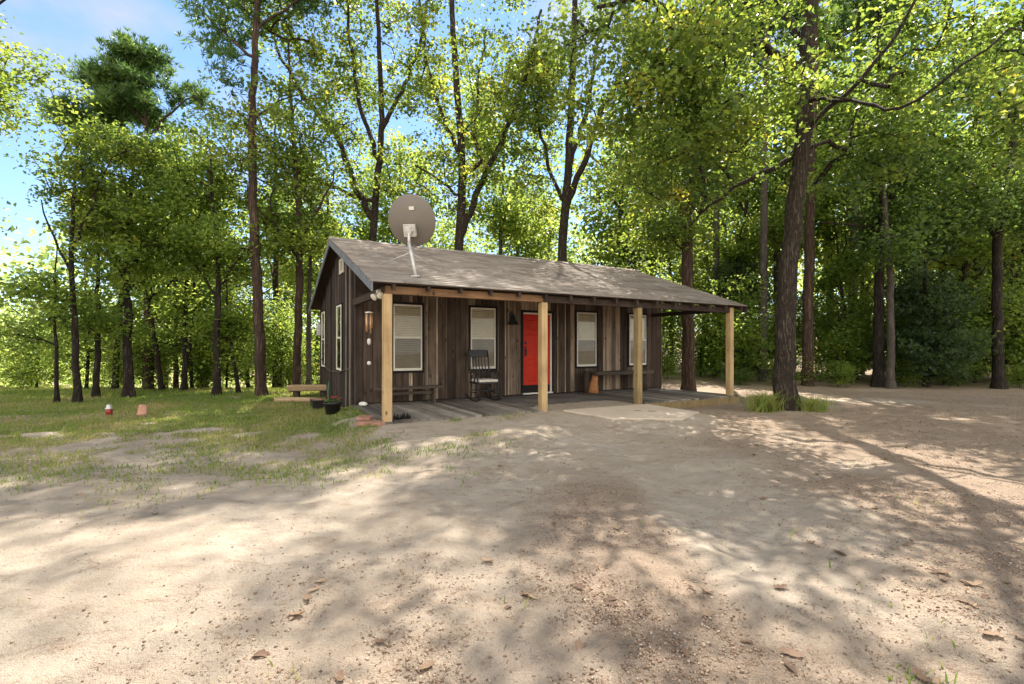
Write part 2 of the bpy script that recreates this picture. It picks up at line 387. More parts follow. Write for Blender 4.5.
x, y = scatter(44000, (-14, 18), (1.5, 15), lambda x, y: np.clip(.003 + .012 * fbm(x * 1.5, y * 1.5) + (.15 + .85 * sstep(.45, .65, fbm(x * 2.3 + 40, y * 2.3))) * litter_w(x, y) * .75 + .14 * sstep(.6, .75, fbm(x * 1.3 + 7, y * 1.3)), 0, 1) * ~on_house(x, y))
n = len(x); sz = (.004 + .02 * rng.random(n) ** 2.6) * (.7 + .1 * y); sz = np.where(rng.random(n) < .004, .061 + .045 * rng.random(n) ** 2, sz)
N = np.stack([rng.normal(0, .5, n), rng.normal(0, .5, n), np.ones(n)], 1)
big_ = sz > .06; nb_ = int(big_.sum()); bx, by, bs = x[big_], y[big_], sz[big_]
tw_ = rng.random(n) < .16; sz = np.where(tw_ & ~big_, sz * 2.6 + .02, sz); rt_ = np.where(tw_, .035, .16 + .12 * rng.random(n))[:, None]
P, Fq = leaf_quads(np.stack([x, y, gh(x, y) + sz * np.where(tw_, .02, .08) + .002], 1)[~big_], (N * np.where(tw_, .2, 1)[:, None] + np.array([0, 0, .6]))[~big_], sz[~big_], rt_[~big_], .2, .14); n = int((~big_).sum())
BV = []; BF = []; k0 = len(P)
for q in range(nb_):
    a = rng.random() * 6.28; cu = rng.uniform(-.6, 1.2); tw = rng.uniform(-.6, .6); rl = rng.uniform(-.25, .25); m_ = 7
    for i_ in range(m_):
        u_ = i_ / (m_ - 1); wd_ = (.03, .2, .15, .27, .2, .22, .03)[i_] * bs[q] * rng.uniform(.85, 1.15)
        zc_ = gz(bx[q], by[q]) + .003 + bs[q] * (cu * (u_ - .5) ** 2 * .9 + .02)
        for sd in (-1, 0, 1):
            lx = (u_ - .5) * bs[q]; ly = sd * wd_; lz = abs(sd) * wd_ * (.45 + tw * (u_ - .5)) + rl * ly
            BV.append((bx[q] + lx * math.cos(a) - ly * math.sin(a), by[q] + lx * math.sin(a) + ly * math.cos(a), zc_ + lz))
    for i_ in range(m_ - 1):
        for sd in (0, 1): v0 = k0 + q * m_ * 3 + i_ * 3 + sd; BF.append((v0, v0 + 3, v0 + 4, v0 + 1))
P = np.concatenate([P, np.array(BV)]); Fq = np.concatenate([Fq, np.array(BF)])
o = link('leaf_litter', np_mesh('leaf_litter', P, Fq, 4, np.r_[rng.random(n) ** 1.2, np.repeat(.1 + .75 * rng.random(nb_), 12)], [LITTER])); set_props(o, kind='stuff')
# gravel
x, y = scatter(22000, (-6, 8), (1.5, 7.5), lambda x, y: np.clip(.02 + .98 * litter_w(x, y) * sstep(.35, .6, fbm(x * 2.2, y * 2.2 + 4)), 0, 1) * ~on_house(x, y))
n = len(x); sz = .0025 + .008 * rng.random(n) ** 3
oct_ = np.array([(1, 0, 0), (0, 1, 0), (-1, 0, 0), (0, -1, 0), (0, 0, .7), (0, 0, -.5)])
jit = 1 + rng.normal(0, .25, (n, 6, 1)); P = oct_[None] * jit * sz[:, None, None]
an = rng.random(n) * 6.28; ca, sa = np.cos(an)[:, None], np.sin(an)[:, None]
P = np.stack([P[..., 0] * ca - P[..., 1] * sa, P[..., 0] * sa + P[..., 1] * ca, P[..., 2]], -1) + np.stack([x, y, gh(x, y) + sz * .3], 1)[:, None]
of = np.array([(0, 1, 4), (1, 2, 4), (2, 3, 4), (3, 0, 4), (1, 0, 5), (2, 1, 5), (3, 2, 5), (0, 3, 5)])
Fo = (np.arange(n)[:, None, None] * 6 + of[None]).reshape(-1, 3)
t = NT('pebbles'); at = t.n('ShaderNodeAttribute', attribute_name='v')
GRAV = t.finish(t.ramp(at.outputs['Fac'], [(0, (.12, .075, .05)), (.5, (.25, .165, .11)), (.9, (.38, .28, .2)), (1, (.44, .36, .29))]), .8, .25)
o = link('gravel', np_mesh('gravel', P.reshape(-1, 3), Fo, 3, np.repeat(rng.random(n), 8), [GRAV])); set_props(o, kind='stuff')
# grass blades
def blades(x, y, z, ln, wd, lean=.5):
    n = len(x); a = rng.random(n) * 6.28; b = rng.random(n) * 6.28
    base = np.stack([x, y, z - .005], 1); w = np.stack([np.cos(a), np.sin(a), np.zeros(n)], 1) * wd[:, None] * .5
    ld = np.stack([np.cos(b), np.sin(b), np.zeros(n)], 1) * (ln * lean * rng.random(n))[:, None]; up = np.array([0, 0, 1.0])
    m = base + up * (ln * .55)[:, None] + ld * .35; tip = base + up * (ln * .92)[:, None] + ld
    P = np.stack([base - w, base + w, m + w * .75, m - w * .75, tip + w * .12, tip - w * .12], 1).reshape(-1, 3)
    i = np.arange(n) * 6
    return P, np.stack([i, i + 1, i + 2, i + 3, i + 3, i + 2, i + 4, i + 5], 1).reshape(-1, 4)
x1, y1 = scatter(85000, (-19, 1.5), (3.2, 17), lambda x, y: np.clip(grass_w(x, y) * 1.1, 0, 1) * ~on_house(x, y), .6)
x2, y2 = scatter(700, (-6, 9), (1.9, 9), lambda x, y: .9 * sstep(.66, .76, fbm(x * 1.9 + 3, y * 1.9)) * ~on_house(x, y))
x = np.r_[x1, x2]; y = np.r_[y1, y2]; n = len(x)
ln = (.025 + .05 * rng.random(n) ** 1.5) * (1 + .5 * sstep(10, 15, y)); 
P, Fq = blades(x, y, gh(x, y), ln, .006 + .004 * rng.random(n) + .0006 * y, .9)
vv = np.clip(rng.random(n) * .8 + 1.3 * (fbm(x * .7, y * .7) - .47), 0, 1)
o = link('grass', np_mesh('grass', P, Fq, 4, np.repeat(vv, 2), [GRASS])); set_props(o, kind='stuff')

# ------------------------------------------------------------------ trees
def ring_tube(pts, rad, n=10, wob=.06, seed=0, flare=0):
    r_ = np.random.default_rng(seed); pts = np.array(pts); rad = np.array(rad); m = len(pts)
    d = np.gradient(pts, axis=0); d /= np.linalg.norm(d, axis=1, keepdims=True)
    ref = np.array([0, 1.0, 0]) if abs(d[0][1]) < .8 else np.array([1.0, 0, 0])
    x = np.cross(d, ref); x /= np.linalg.norm(x, axis=1, keepdims=True); y = np.cross(d, x)
    a = np.arange(n) / n * 2 * np.pi
    ph = r_.random() * 6.28
    rr = rad[:, None] * (1 + wob * np.sin(a * 3 + ph)[None] + r_.normal(0, wob * .5, (m, n)))
    if flare:
        s = np.arange(m); g = np.exp(-np.linalg.norm(pts - pts[0], axis=1) / (rad[0] * 1.3))
        rr = rr * (1 + g[:, None] * flare * (.7 + .6 * np.sin(a * 5 + ph)[None] ** 2))
    V = pts[:, None] + (x[:, None] * np.cos(a)[None, :, None] + y[:, None] * np.sin(a)[None, :, None]) * rr[..., None]
    i = (np.arange(m - 1)[:, None] * n + np.arange(n)[None]); j = (np.arange(m - 1)[:, None] * n + (np.arange(n)[None] + 1) % n)
    Fq = np.stack([i, j, j + n, i + n], -1).reshape(-1, 4)
    return V.reshape(-1, 3), Fq
def frusta(A, B, ra, rb, n=5):
    d = B - A; d /= np.linalg.norm(d, axis=1, keepdims=True) + 1e-9
    ref = np.where(np.abs(d[:, 2:3]) > .9, np.array([[1.0, 0, 0]]), np.array([[0, 0, 1.0]]))
    x = np.cross(d, ref); x /= np.linalg.norm(x, axis=1, keepdims=True) + 1e-9; y = np.cross(d, x)
    a = np.arange(n) / n * 2 * np.pi; k = len(A)
    off = x[:, None] * np.cos(a)[None, :, None] + y[:, None] * np.sin(a)[None, :, None]
    V = np.concatenate([A[:, None] + off * ra[:, None, None], B[:, None] + off * rb[:, None, None]], 1)
    b = np.arange(k)[:, None] * 2 * n; i = np.arange(n)[None]; j = (i + 1) % n
    return V.reshape(-1, 3), np.stack([b + i, b + j, b + n + j, b + n + i], -1).reshape(-1, 4)
def resample(pts, rad, step):
    pts = np.array(pts, float); s = np.r_[0, np.cumsum(np.linalg.norm(np.diff(pts, axis=0), axis=1))]
    k = max(3, int(s[-1] / step) + 1); u = np.linspace(0, s[-1], k)
    # smooth interpolation
    P = np.stack([np.interp(u, s, pts[:, i]) for i in range(3)], 1); r = np.interp(u, s, rad)
    for _ in range(2): P[1:-1] = (P[:-2] + 2 * P[1:-1] + P[2:]) / 4
    return P, r
def join(parts):
    V = []; Fq = []; b = 0
    for v, f in parts: V.append(v); Fq.append(f + b); b += len(v)
    return np.concatenate(V), np.concatenate(Fq)

def tree_meshes(nm, trunk, trad, limbs, env, ncl, leaves, size, sigma, bark, leafm, seed, style='broad', hole=.42, sides=12, flare=.5, vbias=0, nz=.5, twig=.007, clear=0):
    """trunk: points; limbs: list of (points, r0, r1); env: ellipsoids (centre, radii, weight). Returns trunk mesh, crown mesh."""
    r_ = np.random.default_rng(seed)
    parts = []; NP = []; NR = []; lim = []
    P, rr = resample(trunk, trad, .35); P[1:-1] += r_.normal(0, .012, P[1:-1].shape)
    parts.append(ring_tube(P, rr, sides, .05, seed, flare)); NP.append(P); NR.append(rr)
    for lp, r0, r1 in limbs:
        Q, q = resample(lp, np.linspace(r0, r1, len(lp)), .3); Q[1:] += r_.normal(0, .03, Q[1:].shape)
        Q[0] = P[np.argmin(np.linalg.norm(P - Q[0], axis=1))]
        parts.append(ring_tube(Q, q, 8, .05, seed + 5)); NP.append(Q); NR.append(q)
    base = np.concatenate(NP); bR = np.concatenate(NR)
    # cluster centres
    wts = np.array([e[2] * np.prod(e[1]) ** .75 for e in env]); wts /= wts.sum(); C = []
    off = r_.random(3) * 100
    while len(C) < ncl:
        e = env[r_.choice(len(env), p=wts)]
        d = r_.normal(size=3); d /= np.linalg.norm(d); q = d * (r_.random() ** .45) * np.array(e[1]) + np.array(e[0])
        h = vnoise(q[0] * nz + off[0], q[1] * nz + q[2] * nz * .9 + off[1])
        if clear:
            tq = P[np.argmin(np.abs(P[:, 2] - q[2]))]
            if np.hypot(q[0] - tq[0], q[1] - tq[1]) < clear or (abs(q[0] - tq[0]) < clear * .7 and q[1] < tq[1]): continue
        if h < hole + .05 and r_.random() < .96: continue
        C.append(q)
    C = np.array(C)
    dist = np.min(np.linalg.norm(C[:, None] - base[None], axis=2), axis=1); C = C[np.argsort(dist)]
    nodes = list(base); par = [-1] * len(base); cnt = [0.0] * len(base); N_ = np.zeros((len(base) + ncl * 4, 3)); N_[:len(base)] = base; k = len(base)
    ok_z = base[:, 2].min() + .22 * (base[:, 2].max() - base[:, 2].min())
    tips = []
    lead = np.ones(len(N_)) * 0
    lead[:len(base)] = np.where(base[:, 2] < ok_z, 50, 0); lead[len(base) - 0:] = 0
    for c in C:
        dd = np.linalg.norm(N_[:k] - c, axis=1); cost = dd + .55 * np.maximum(0, N_[:k, 2] - c[2] + .15 * dd) + lead[:k] * 1.0
        j = int(np.argmin(cost)); a = N_[j]; L = dd[j]; m = 1 if L < .5 else (2 if L < 1.4 else 3); prev = j
        for q in range(1, m + 1):
            u = q / m; p = a + (c - a) * u
            if q < m: p = p + r_.normal(0, .07 * L, 3) + np.array([0, 0, .1 * L * math.sin(math.pi * u)])
            N_[k] = p; par.append(prev); cnt.append(0); prev = k; k += 1
        tips.append(prev)
    cnt = np.zeros(k)
    for tp in tips:
        j = tp
        while j >= 0: cnt[j] += 1; j = par[j]
    par = np.array(par)
    idx = np.arange(len(base), k); pa = par[idx]
    rad = np.zeros(k); rad[:len(base)] = bR; rad[len(base):] = twig * cnt[len(base):] ** .55
    ra = np.where(pa < len(base), np.minimum(rad[idx] * 1.25, bR[np.minimum(pa, len(base) - 1)] * .8), np.minimum(rad[pa], rad[idx] * 1.5))
    if len(idx): parts.append(frusta(N_[pa], N_[idx], ra, rad[idx] * .85, 5))
    V, Fq = join(parts)
    mt = np_mesh(nm + '_wood', V, Fq, 4, None, [bark], True)
    # leaves round the tips
    T = N_[tips]; k2 = len(T); per = leaves
    cv = np.clip(r_.normal(.42 + vbias, .22, k2), 0, 1)
    if style == 'broad':
        ctr = np.repeat(T, per, 0); n = len(ctr)
        sg = np.repeat(sigma * (.7 + .6 * r_.random(k2)), per)[:, None]
        pos = ctr + r_.normal(size=(n, 3)) * sg * np.array([1, 1, .55])
        pos = pos + np.array([0, 0, -1]) * (np.linalg.norm(pos[:, :2] - ctr[:, :2], axis=1, keepdims=True)) * .25
        Nn = r_.normal(size=(n, 3)) * .75 + np.array([0, 0, 1.0])
        s = size * (.6 + .7 * r_.random(n))
        Vl, Fl = leaf_quads(pos, Nn, s)
        v = np.clip(np.repeat(cv, per) + r_.normal(0, .11, n), 0, 1)
    else:   # needle tufts
        per2 = 11 if style == 'pine' else 7
        ctr = np.repeat(T, per, 0); n0 = len(ctr)
        tuft = ctr + r_.normal(size=(n0, 3)) * sigma * np.array([1, 1, .5])
        ax = r_.normal(size=(n0, 3)) * .6 + np.array([0, 0, .7]) + (tuft - np.array([trunk[-1][0], trunk[-1][1], 0]) * np.array([1, 1, 0])) * np.array([.12, .12, 0])
        tc = np.repeat(tuft, per2, 0); d = np.repeat(ax, per2, 0) + r_.normal(size=(n0 * per2, 3)) * .85
        d /= np.linalg.norm(d, axis=1, keepdims=True); n = len(tc)
        sd = np.cross(d, r_.normal(size=(n, 3))); sd /= np.linalg.norm(sd, axis=1, keepdims=True)
        ln = size * (.7 + .6 * r_.random(n))[:, None]; wd = size * (.085 if style == 'pine' else .16)
        Vl = np.stack([tc, tc + d * ln * .5 + sd * wd, tc + d * ln, tc + d * ln * .5 - sd * wd], 1).reshape(-1, 3); Fl = np.arange(4 * n).reshape(n, 4)
        v = np.clip(np.repeat(np.repeat(cv, per), per2) + r_.normal(0, .15, n), 0, 1)
    mc = np_mesh(nm + '_crown', Vl, Fl, 4, v, [leafm])
    return mt, mc

BARKS = {'oak': BARK_OAK, 'pine': BARK_PINE, 'grey': BARK_GREY, 'dark': BARK_DARK}
_seed = [100]
def tree(name, label, cat, Z, trunk_px, wpx, limbs, env, ncl, leaves, size, sigma, bark='oak', leafm=None, style='broad', group=None, top=.2, **kw):
    """trunk_px / limbs in photo pixels at distance Z (limb points may carry their own distance); env: (px, py, dZ, rx, ry, rz[, weight])"""
    _seed[0] += 13
    b = W(trunk_px[0][0], trunk_px[0][1], Z); b[2] = gz(b[0], b[1]) - .05
    tp = [b] + [W(p[0], p[1], Z + (p[2] if len(p) > 2 else 0)) for p in trunk_px[1:]]
    r0 = wpx / 2 / F * Z * .9
    lens = np.r_[0, np.cumsum([np.linalg.norm(tp[i + 1] - tp[i]) for i in range(len(tp) - 1)])]; u = lens / lens[-1]
    trad = r0 * (1 - (1 - top) * u ** 1.1)
    lb = [([W(p[0], p[1], Z + (p[2] if len(p) > 2 else 0)) - b for p in L], a0 / 2 / F * Z, a1 / 2 / F * Z) for L, a0, a1 in limbs]
    ev = [(W(e[0], e[1], Z + e[2]) - b, e[3:6], e[6] if len(e) > 6 else 1.0) for e in env]
    mt, mc = tree_meshes(name, [p - b for p in tp], trad, lb, ev, ncl, leaves, size, sigma, BARKS[bark], leafm or LEAF_OAK, _seed[0], style, **kw)
    e = empty(name, tuple(b), 0, label, cat, group)
    link('trunk', mt, e); link('crown', mc, e)
    return e

#TREES
tree('oak_tree', 'big spreading oak with thick dark trunk standing on the sand beyond the porch end', 'tree', 10.3,
     [(786, 413), (783, 370), (786, 300), (791, 240), (797, 190), (803, 140), (806, 70), (808, 0), (812, -140), (818, -260)], 22,
     [([(803, 72), (768, 46, -.4), (731, 40, -.8), (705, 26, -1), (680, 10, -1.2), (640, 2, -1.4), (600, 8, -1.6)], 9, 3),
      ([(802, 150), (760, 175, .3), (720, 196, .6), (688, 226, .8)], 6, 2),
      ([(803, 130), (832, 105, -.6), (870, 75, -1.2), (900, 30, -1.6), (930, -20, -2)], 5, 2),
      ([(806, 95), (850, 100, -1.2), (905, 112, -2.4), (960, 70, -3), (1010, 30, -3.4)], 3.4, 1.3),
      ([(806, 60), (775, -10, 1), (740, -80, 2), (700, -150, 2.5)], 8, 3), ([(808, 0), (850, -70, -1), (880, -160, -2)], 8, 3),
      ([(808, -20), (790, -90, -2), (770, -150, -3.4)], 8, 3)],
     [(705, 130, 0, 2.2, 2.4, 1.7, 1.2), (800, 60, 0, 3.8, 3.0, 2.2), (640, 60, -.8, 1.8, 2.0, 1.3), (925, 100, -1.8, 2.1, 2, 1.3),
      (790, -130, -.5, 4.8, 4.5, 2.8, .22), (1010, 60, -3, 1.3, 1.5, 1.2, .8), (845, 215, -.2, .8, .8, .5), (870, 150, 0, 1.5, 1.8, 1.1)],
     370, 78, .115, .27, 'oak', LEAF_OAK, top=.25, hole=.44, vbias=.0, sides=18, clear=1.25)
tree('oak_tree', 'leafy oak whose branches reach in from beyond the edge of the grass, trunk hidden', 'tree', 10.5,
     [(-120, 412), (-118, 300), (-110, 150), (-112, 0), (-115, -120)], 18,
     [([(-112, 160), (-60, 110), (-10, 85)], 6, 2), ([(-114, 250), (-60, 220), (-5, 205)], 5, 2), ([(-114, 280), (-60, 290), (-10, 300)], 4, 2), ([(-110, 60), (-50, 20), (10, 0)], 5, 2)],
     [(-60, 50, 0, 2.4, 2, 1.7), (-5, 75, 0, .95, 1, .95, 1.3), (-50, 225, 0, 1.2, 1.2, .7, .5), (-50, 310, .4, 1.2, 1, .4, .5)],
     130, 78, .1, .24, 'oak', LEAF_OAK, hole=.4)
tree('pine_tree', 'rounded deep green pine with flat layered needle branches above the grass', 'tree', 16,
     [(149, 390), (148, 300), (146, 200), (146, 130), (144, 70), (142, 48)], 9.5,
     [([(146, 150), (115, 130), (80, 122), (50, 124)], 3, 1), ([(146, 140), (170, 110), (195, 95)], 3, 1), ([(145, 120), (110, 90), (90, 85)], 3, 1), ([(147, 175), (175, 165), (200, 160)], 2.5, 1)],
     [(142, 60, 0, .95, .95, .42, 1.4), (112, 84, 0, 1.1, 1.1, .34, 1.2), (172, 88, 0, 1.15, 1.2, .36, 1.2), (82, 116, 0, 1.25, 1.2, .28), (140, 112, .3, 1.3, 1.4, .34), (196, 122, 0, 1.1, 1.2, .34), (112, 150, 0, 1.3, 1.3, .26), (165, 160, 0, 1.5, 1.4, .3)],
     260, 17, .2, .17, 'pine', NEEDLE, 'pine', hole=.3, nz=.8, flare=.2)
tree('pine_tree', 'tall straight pine with reddish trunk rising from the grass out of the picture', 'tree', 13.6,
     [(262, 397), (258, 300), (253, 200), (252, 130), (255, 60), (258, -20), (260, -120)], 11.5,
     [([(255, 60), (225, 35), (200, 10)], 3.5, 1), ([(256, 30), (290, 5), (315, -10)], 3, 1), ([(252, 120), (275, 100), (300, 96)], 2.5, 1)],
     [(215, 15, 0, 1.0, 1.2, .8), (255, -60, 0, 2.2, 2, 1.6), (300, -20, 0, 1.1, 1.2, .7), (240, 70, 0, .7, .9, .5, .6)],
     170, 14, .2, .24, 'pine', NEEDLE, 'pine', hole=.3, flare=.35, top=.35)
tree('hardwood_tree', 'pale green hardwood in front of the rounded pine, leaning thin trunk', 'tree', 12.1,
     [(77, 403), (75, 330), (70, 260), (74, 190), (78, 130)], 7.5, [([(72, 250), (95, 200), (112, 160)], 3, 1), ([(71, 270), (50, 230), (40, 200)], 2.5, 1)],
     [(85, 185, 0, 1.05, 1.1, 1.55), (80, 265, 0, 1.3, 1.2, .95), (120, 150, .4, .7, .8, .8), (48, 290, 0, .6, .7, .4, .6)],
     110, 60, .105, .2, 'dark', LEAF_OAK, hole=.42)
tree('hardwood_tree', 'dark trunked hardwood just behind the terracotta pot, dense middle crown', 'tree', 13.2,
     [(129, 398), (128, 330), (126, 260), (130, 200), (135, 150)], 10, [([(127, 280), (100, 250), (85, 235)], 3, 1), ([(127, 270), (155, 240), (170, 220)], 3, 1)],
     [(130, 240, 0, 1.5, 1.4, 1.6), (160, 200, .3, 1.2, 1.2, .9), (110, 320, 0, 1.2, 1, .6)],
     105, 58, .115, .22, 'dark', LEAF_BRIGHT, hole=.42)
tree('hardwood_tree', 'slender hardwood with yellow-green crown between the rounded pine and the reddish pine', 'tree', 13.9,
     [(217, 396), (217, 330), (219, 270), (214, 210), (210, 150)], 8, [([(218, 300), (200, 270), (185, 250)], 3, 1), ([(218, 290), (240, 255), (262, 235)], 3, 1)],
     [(220, 250, 0, 1.7, 1.4, 1.0), (200, 170, .3, 1.4, 1.3, 1.3), (235, 315, 0, .9, .9, .5)],
     160, 58, .115, .23, 'dark', LEAF_BRIGHT, hole=.42)
tree('hardwood_tree', 'reddish trunked hardwood behind the log bench with broad yellow-green crown', 'tree', 15,
     [(296, 391), (298, 320), (300, 250), (297, 190), (292, 120), (288, 40)], 9.5,
     [([(299, 260), (270, 220), (250, 200)], 3.5, 1.2), ([(299, 240), (325, 200), (335, 170)], 3.5, 1.2), ([(297, 190), (270, 140), (255, 110)], 3, 1)],
     [(285, 150, 0, 2.6, 2.2, 2.6), (300, 235, 0, 1.9, 1.6, .8), (285, 20, .5, 2, 2, 1.6)],
     240, 62, .12, .26, 'pine', LEAF_OAK, hole=.46)
tree('hardwood_tree', 'thin pale trunked hardwood close against the back corner of the cabin', 'tree', 17,
     [(309, 388), (309, 300), (311, 220), (314, 120)], 6, [], [(315, 150, 0, 1.4, 1.4, 1.8), (312, 230, 0, 1.1, 1.1, .7)], 110, 50, .14, .3, 'grey', LEAF_BRIGHT, hole=.36)
tree('hardwood_tree', 'thin leaning sapling tree in shade between slender hardwood and reddish pine', 'tree', 14.5,
     [(239, 395), (236, 370), (231, 350), (228, 320), (226, 280)], 4.5, [], [(228, 330, 0, .9, .9, .6), (245, 360, 0, .7, .7, .35)], 60, 50, .11, .22, 'dark', LEAF_BRIGHT, hole=.3)
tree('hardwood_tree', 'thin dark hardwood nearest the red dirt path at the grass edge', 'tree', 12,
     [(57, 403), (56, 350), (54, 300), (57, 240)], 4.5, [], [(52, 290, 0, 1.0, 1, .8), (30, 330, .3, .7, .8, .4)], 45, 50, .115, .22, 'dark', LEAF_BRIGHT, hole=.3)
tree('hardwood_tree', 'narrow dark hardwood standing between pale green hardwood and terracotta pot', 'tree', 13.2,
     [(96, 399), (97, 340), (99, 270), (97, 200)], 6.5, [], [(98, 240, 0, 1.1, 1, 1.2), (95, 320, .2, .9, .9, .45)], 65, 48, .12, .22, 'dark', LEAF_BRIGHT, hole=.4)
tree('hardwood_tree', 'slim twin trunk hardwood directly right of the rounded pine trunk', 'tree', 15.2,
     [(184, 392), (185, 320), (187, 250), (186, 160)], 6, [([(184, 385), (193, 320), (196, 240), (202, 170)], 4, 1.2)], [(190, 200, 0, 1.5, 1.4, 1.6), (188, 300, 0, 1.1, 1, .6)], 100, 48, .13, .23, 'dark', LEAF_BRIGHT, hole=.4)
tree('oak_tree', 'forked dark oak rising behind the satellite dish, limbs spreading over the gable', 'tree', 17,
     [(371, 385), (372, 300), (373, 235), (377, 185), (382, 130), (380, 70), (376, -20), (370, -110)], 10.5,
     [([(373, 222), (352, 180), (338, 135), (305, 100), (285, 66), (270, 30)], 7, 2), ([(374, 205), (340, 190), (312, 178), (290, 170)], 4, 1.5), ([(382, 130), (402, 90), (420, 45), (430, -10)], 5, 2), ([(379, 160), (360, 110), (350, 40), (345, -20)], 5, 2)],
     [(345, 90, 0, 3.3, 3, 3.0), (330, 190, 0, 2.2, 2, 1.0), (385, -70, 0, 3.4, 3.2, 2.8, .9), (395, 175, .4, 1.2, 1.3, 1.0, .8)],
     310, 62, .135, .27, 'oak', LEAF_OAK, hole=.52, vbias=.03, clear=.35)
tree('oak_tree', 'oak with curving forked trunk behind the cabin ridge, middle of three', 'tree', 16.5,
     [(458, 385), (459, 300), (459, 245), (463, 190), (461, 130), (455, 70), (452, 0), (455, -90), (470, -180)], 12,
     [([(461, 238), (472, 205), (486, 172), (507, 132), (520, 95), (532, 55), (540, 10)], 7.5, 2.5), ([(462, 160), (440, 110), (425, 60), (420, 0)], 4.5, 2), ([(486, 172), (474, 140), (478, 90), (485, 30)], 4.5, 2), ([(461, 200), (435, 175), (415, 165)], 3.5, 1.5)],
     [(465, 100, 0, 2.9, 2.7, 3.0), (440, 185, 0, 1.9, 1.8, .9), (522, 70, 0, 1.7, 1.9, 2.1, 1.6), (470, -90, 0, 3.4, 3.2, 2.8, .8), (490, -180, -.5, 3.2, 2.8, 1.7, .3)],
     320, 62, .135, .27, 'oak', LEAF_OAK, hole=.52, vbias=.03, clear=.35)
tree('oak_tree', 'oak splitting into many rising limbs behind the cabin ridge above the red door', 'tree', 17.2,
     [(560, 385), (561, 300), (562, 245), (566, 200), (570, 140), (573, 60), (575, -20), (578, -110), (582, -190)], 12,
     [([(565, 208), (583, 165), (597, 120), (615, 85), (640, 52), (665, 15)], 7, 2.2), ([(590, 140), (615, 122), (650, 106), (680, 90)], 4, 1.5), ([(564, 205), (548, 165), (538, 120), (528, 60)], 4.5, 1.8), ([(568, 170), (588, 105), (598, 40), (604, -30)], 5, 2)],
     [(590, 110, 0, 3.4, 3, 2.8), (560, 190, 0, 2, 1.9, .9), (640, 150, .3, 2, 2, 1.6), (590, -80, 0, 3.8, 3.2, 2.8, .75), (585, -185, -.5, 3.4, 3.0, 1.9, .35), (536, 80, 0, 1.2, 1.3, 1.7, 1.3)],
     340, 62, .135, .27, 'oak', LEAF_OAK, hole=.52, vbias=.03, clear=.35)
tree('hardwood_tree', 'thin pale trunk hardwood seen between two oaks above the cabin ridge', 'tree', 22,
     [(502, 375), (501, 300), (500, 230), (504, 170), (503, 80)], 6, [([(500, 215), (520, 180), (530, 150)], 2.5, 1)], [(505, 130, 0, 2.4, 2.2, 2.6), (510, 215, 0, 1.9, 1.8, .9)], 170, 46, .19, .42, 'grey', LEAF_BRIGHT, hole=.42)
tree('hardwood_tree', 'straight brown trunk just behind the porch deck end, leafy above the roof', 'tree', 15.6,
     [(689, 391), (688, 310), (687, 230), (690, 150), (692, 60), (690, -40)], 14,
     [([(688, 215), (665, 185), (650, 170)], 3.5, 1.4), ([(689, 180), (715, 150), (735, 130)], 3.5, 1.4)],
     [(690, 160, 0, 2.4, 2.2, 1.7), (690, 40, 0, 2.4, 2.2, 2, .5), (660, 235, 0, 1.3, 1.3, .6)],
     260, 52, .14, .33, 'pine', LEAF_OAK, hole=.42, top=.5, vbias=.05)
tree('pine_tree', 'straight grey pine trunk framed between the porch end post and the brown trunk', 'tree', 21.5,
     [(717, 380), (717, 300), (716, 200), (717, 80), (717, -40)], 7.5, [], [(717, 40, 0, 2.2, 2, 1.8)], 90, 13, .26, .3, 'grey', NEEDLE, 'pine', hole=.3, flare=.15, top=.5)
tree('pine_tree', 'pale grey bare trunk pine left of the big oak, in the woods', 'tree', 19,
     [(762, 385), (763, 300), (764, 200), (766, 80), (768, -60)], 9, [], [(768, 0, 0, 2.2, 2, 1.8)], 90, 13, .25, .3, 'grey', NEEDLE, 'pine', hole=.3, flare=.15, top=.5)
tree('pine_tree', 'straight brown pine trunk close on the far side of the big oak', 'tree', 17.5,
     [(807, 386), (808, 300), (810, 200), (812, 100), (815, -10), (818, -110)], 11.5, [([(813, 60), (850, 30), (880, 15)], 3, 1)], [(880, 15, 0, 1.9, 1.8, 1.2), (815, -70, 0, 2.4, 2.2, 1.8)], 140, 14, .22, .28, 'pine', NEEDLE, 'pine', hole=.3, flare=.2, top=.5)
tree('oak_tree', 'dark forked oak at the edge of the shaded woods beside a pale slim trunk', 'tree', 17,
     [(879, 387), (878, 320), (880, 250), (884, 180), (882, 110), (880, 30), (878, -60)], 11,
     [([(884, 205), (900, 180), (915, 150), (930, 125), (940, 90)], 5, 1.8), ([(883, 150), (862, 120), (848, 90)], 4, 1.5), ([(881, 230), (850, 225), (820, 222)], 3, 1.2)],
     [(885, 190, 0, 2.6, 2.4, 1.4), (900, 80, 0, 2.7, 2.5, 1.9), (870, -40, 0, 3, 2.6, 2, .15)],
     200, 50, .15, .34, 'dark', LEAF_DARK, hole=.42)
tree('hardwood_tree', 'pale slim trunk hardwood standing against the dark forked oak', 'tree', 16.4,
     [(891, 388), (891, 330), (890, 270), (886, 220), (880, 150)], 8, [], [(888, 240, 0, 1.6, 1.5, 1.0), (880, 160, 0, 1.4, 1.4, 1)], 130, 50, .14, .32, 'grey', LEAF_DARK, hole=.4, top=.5)
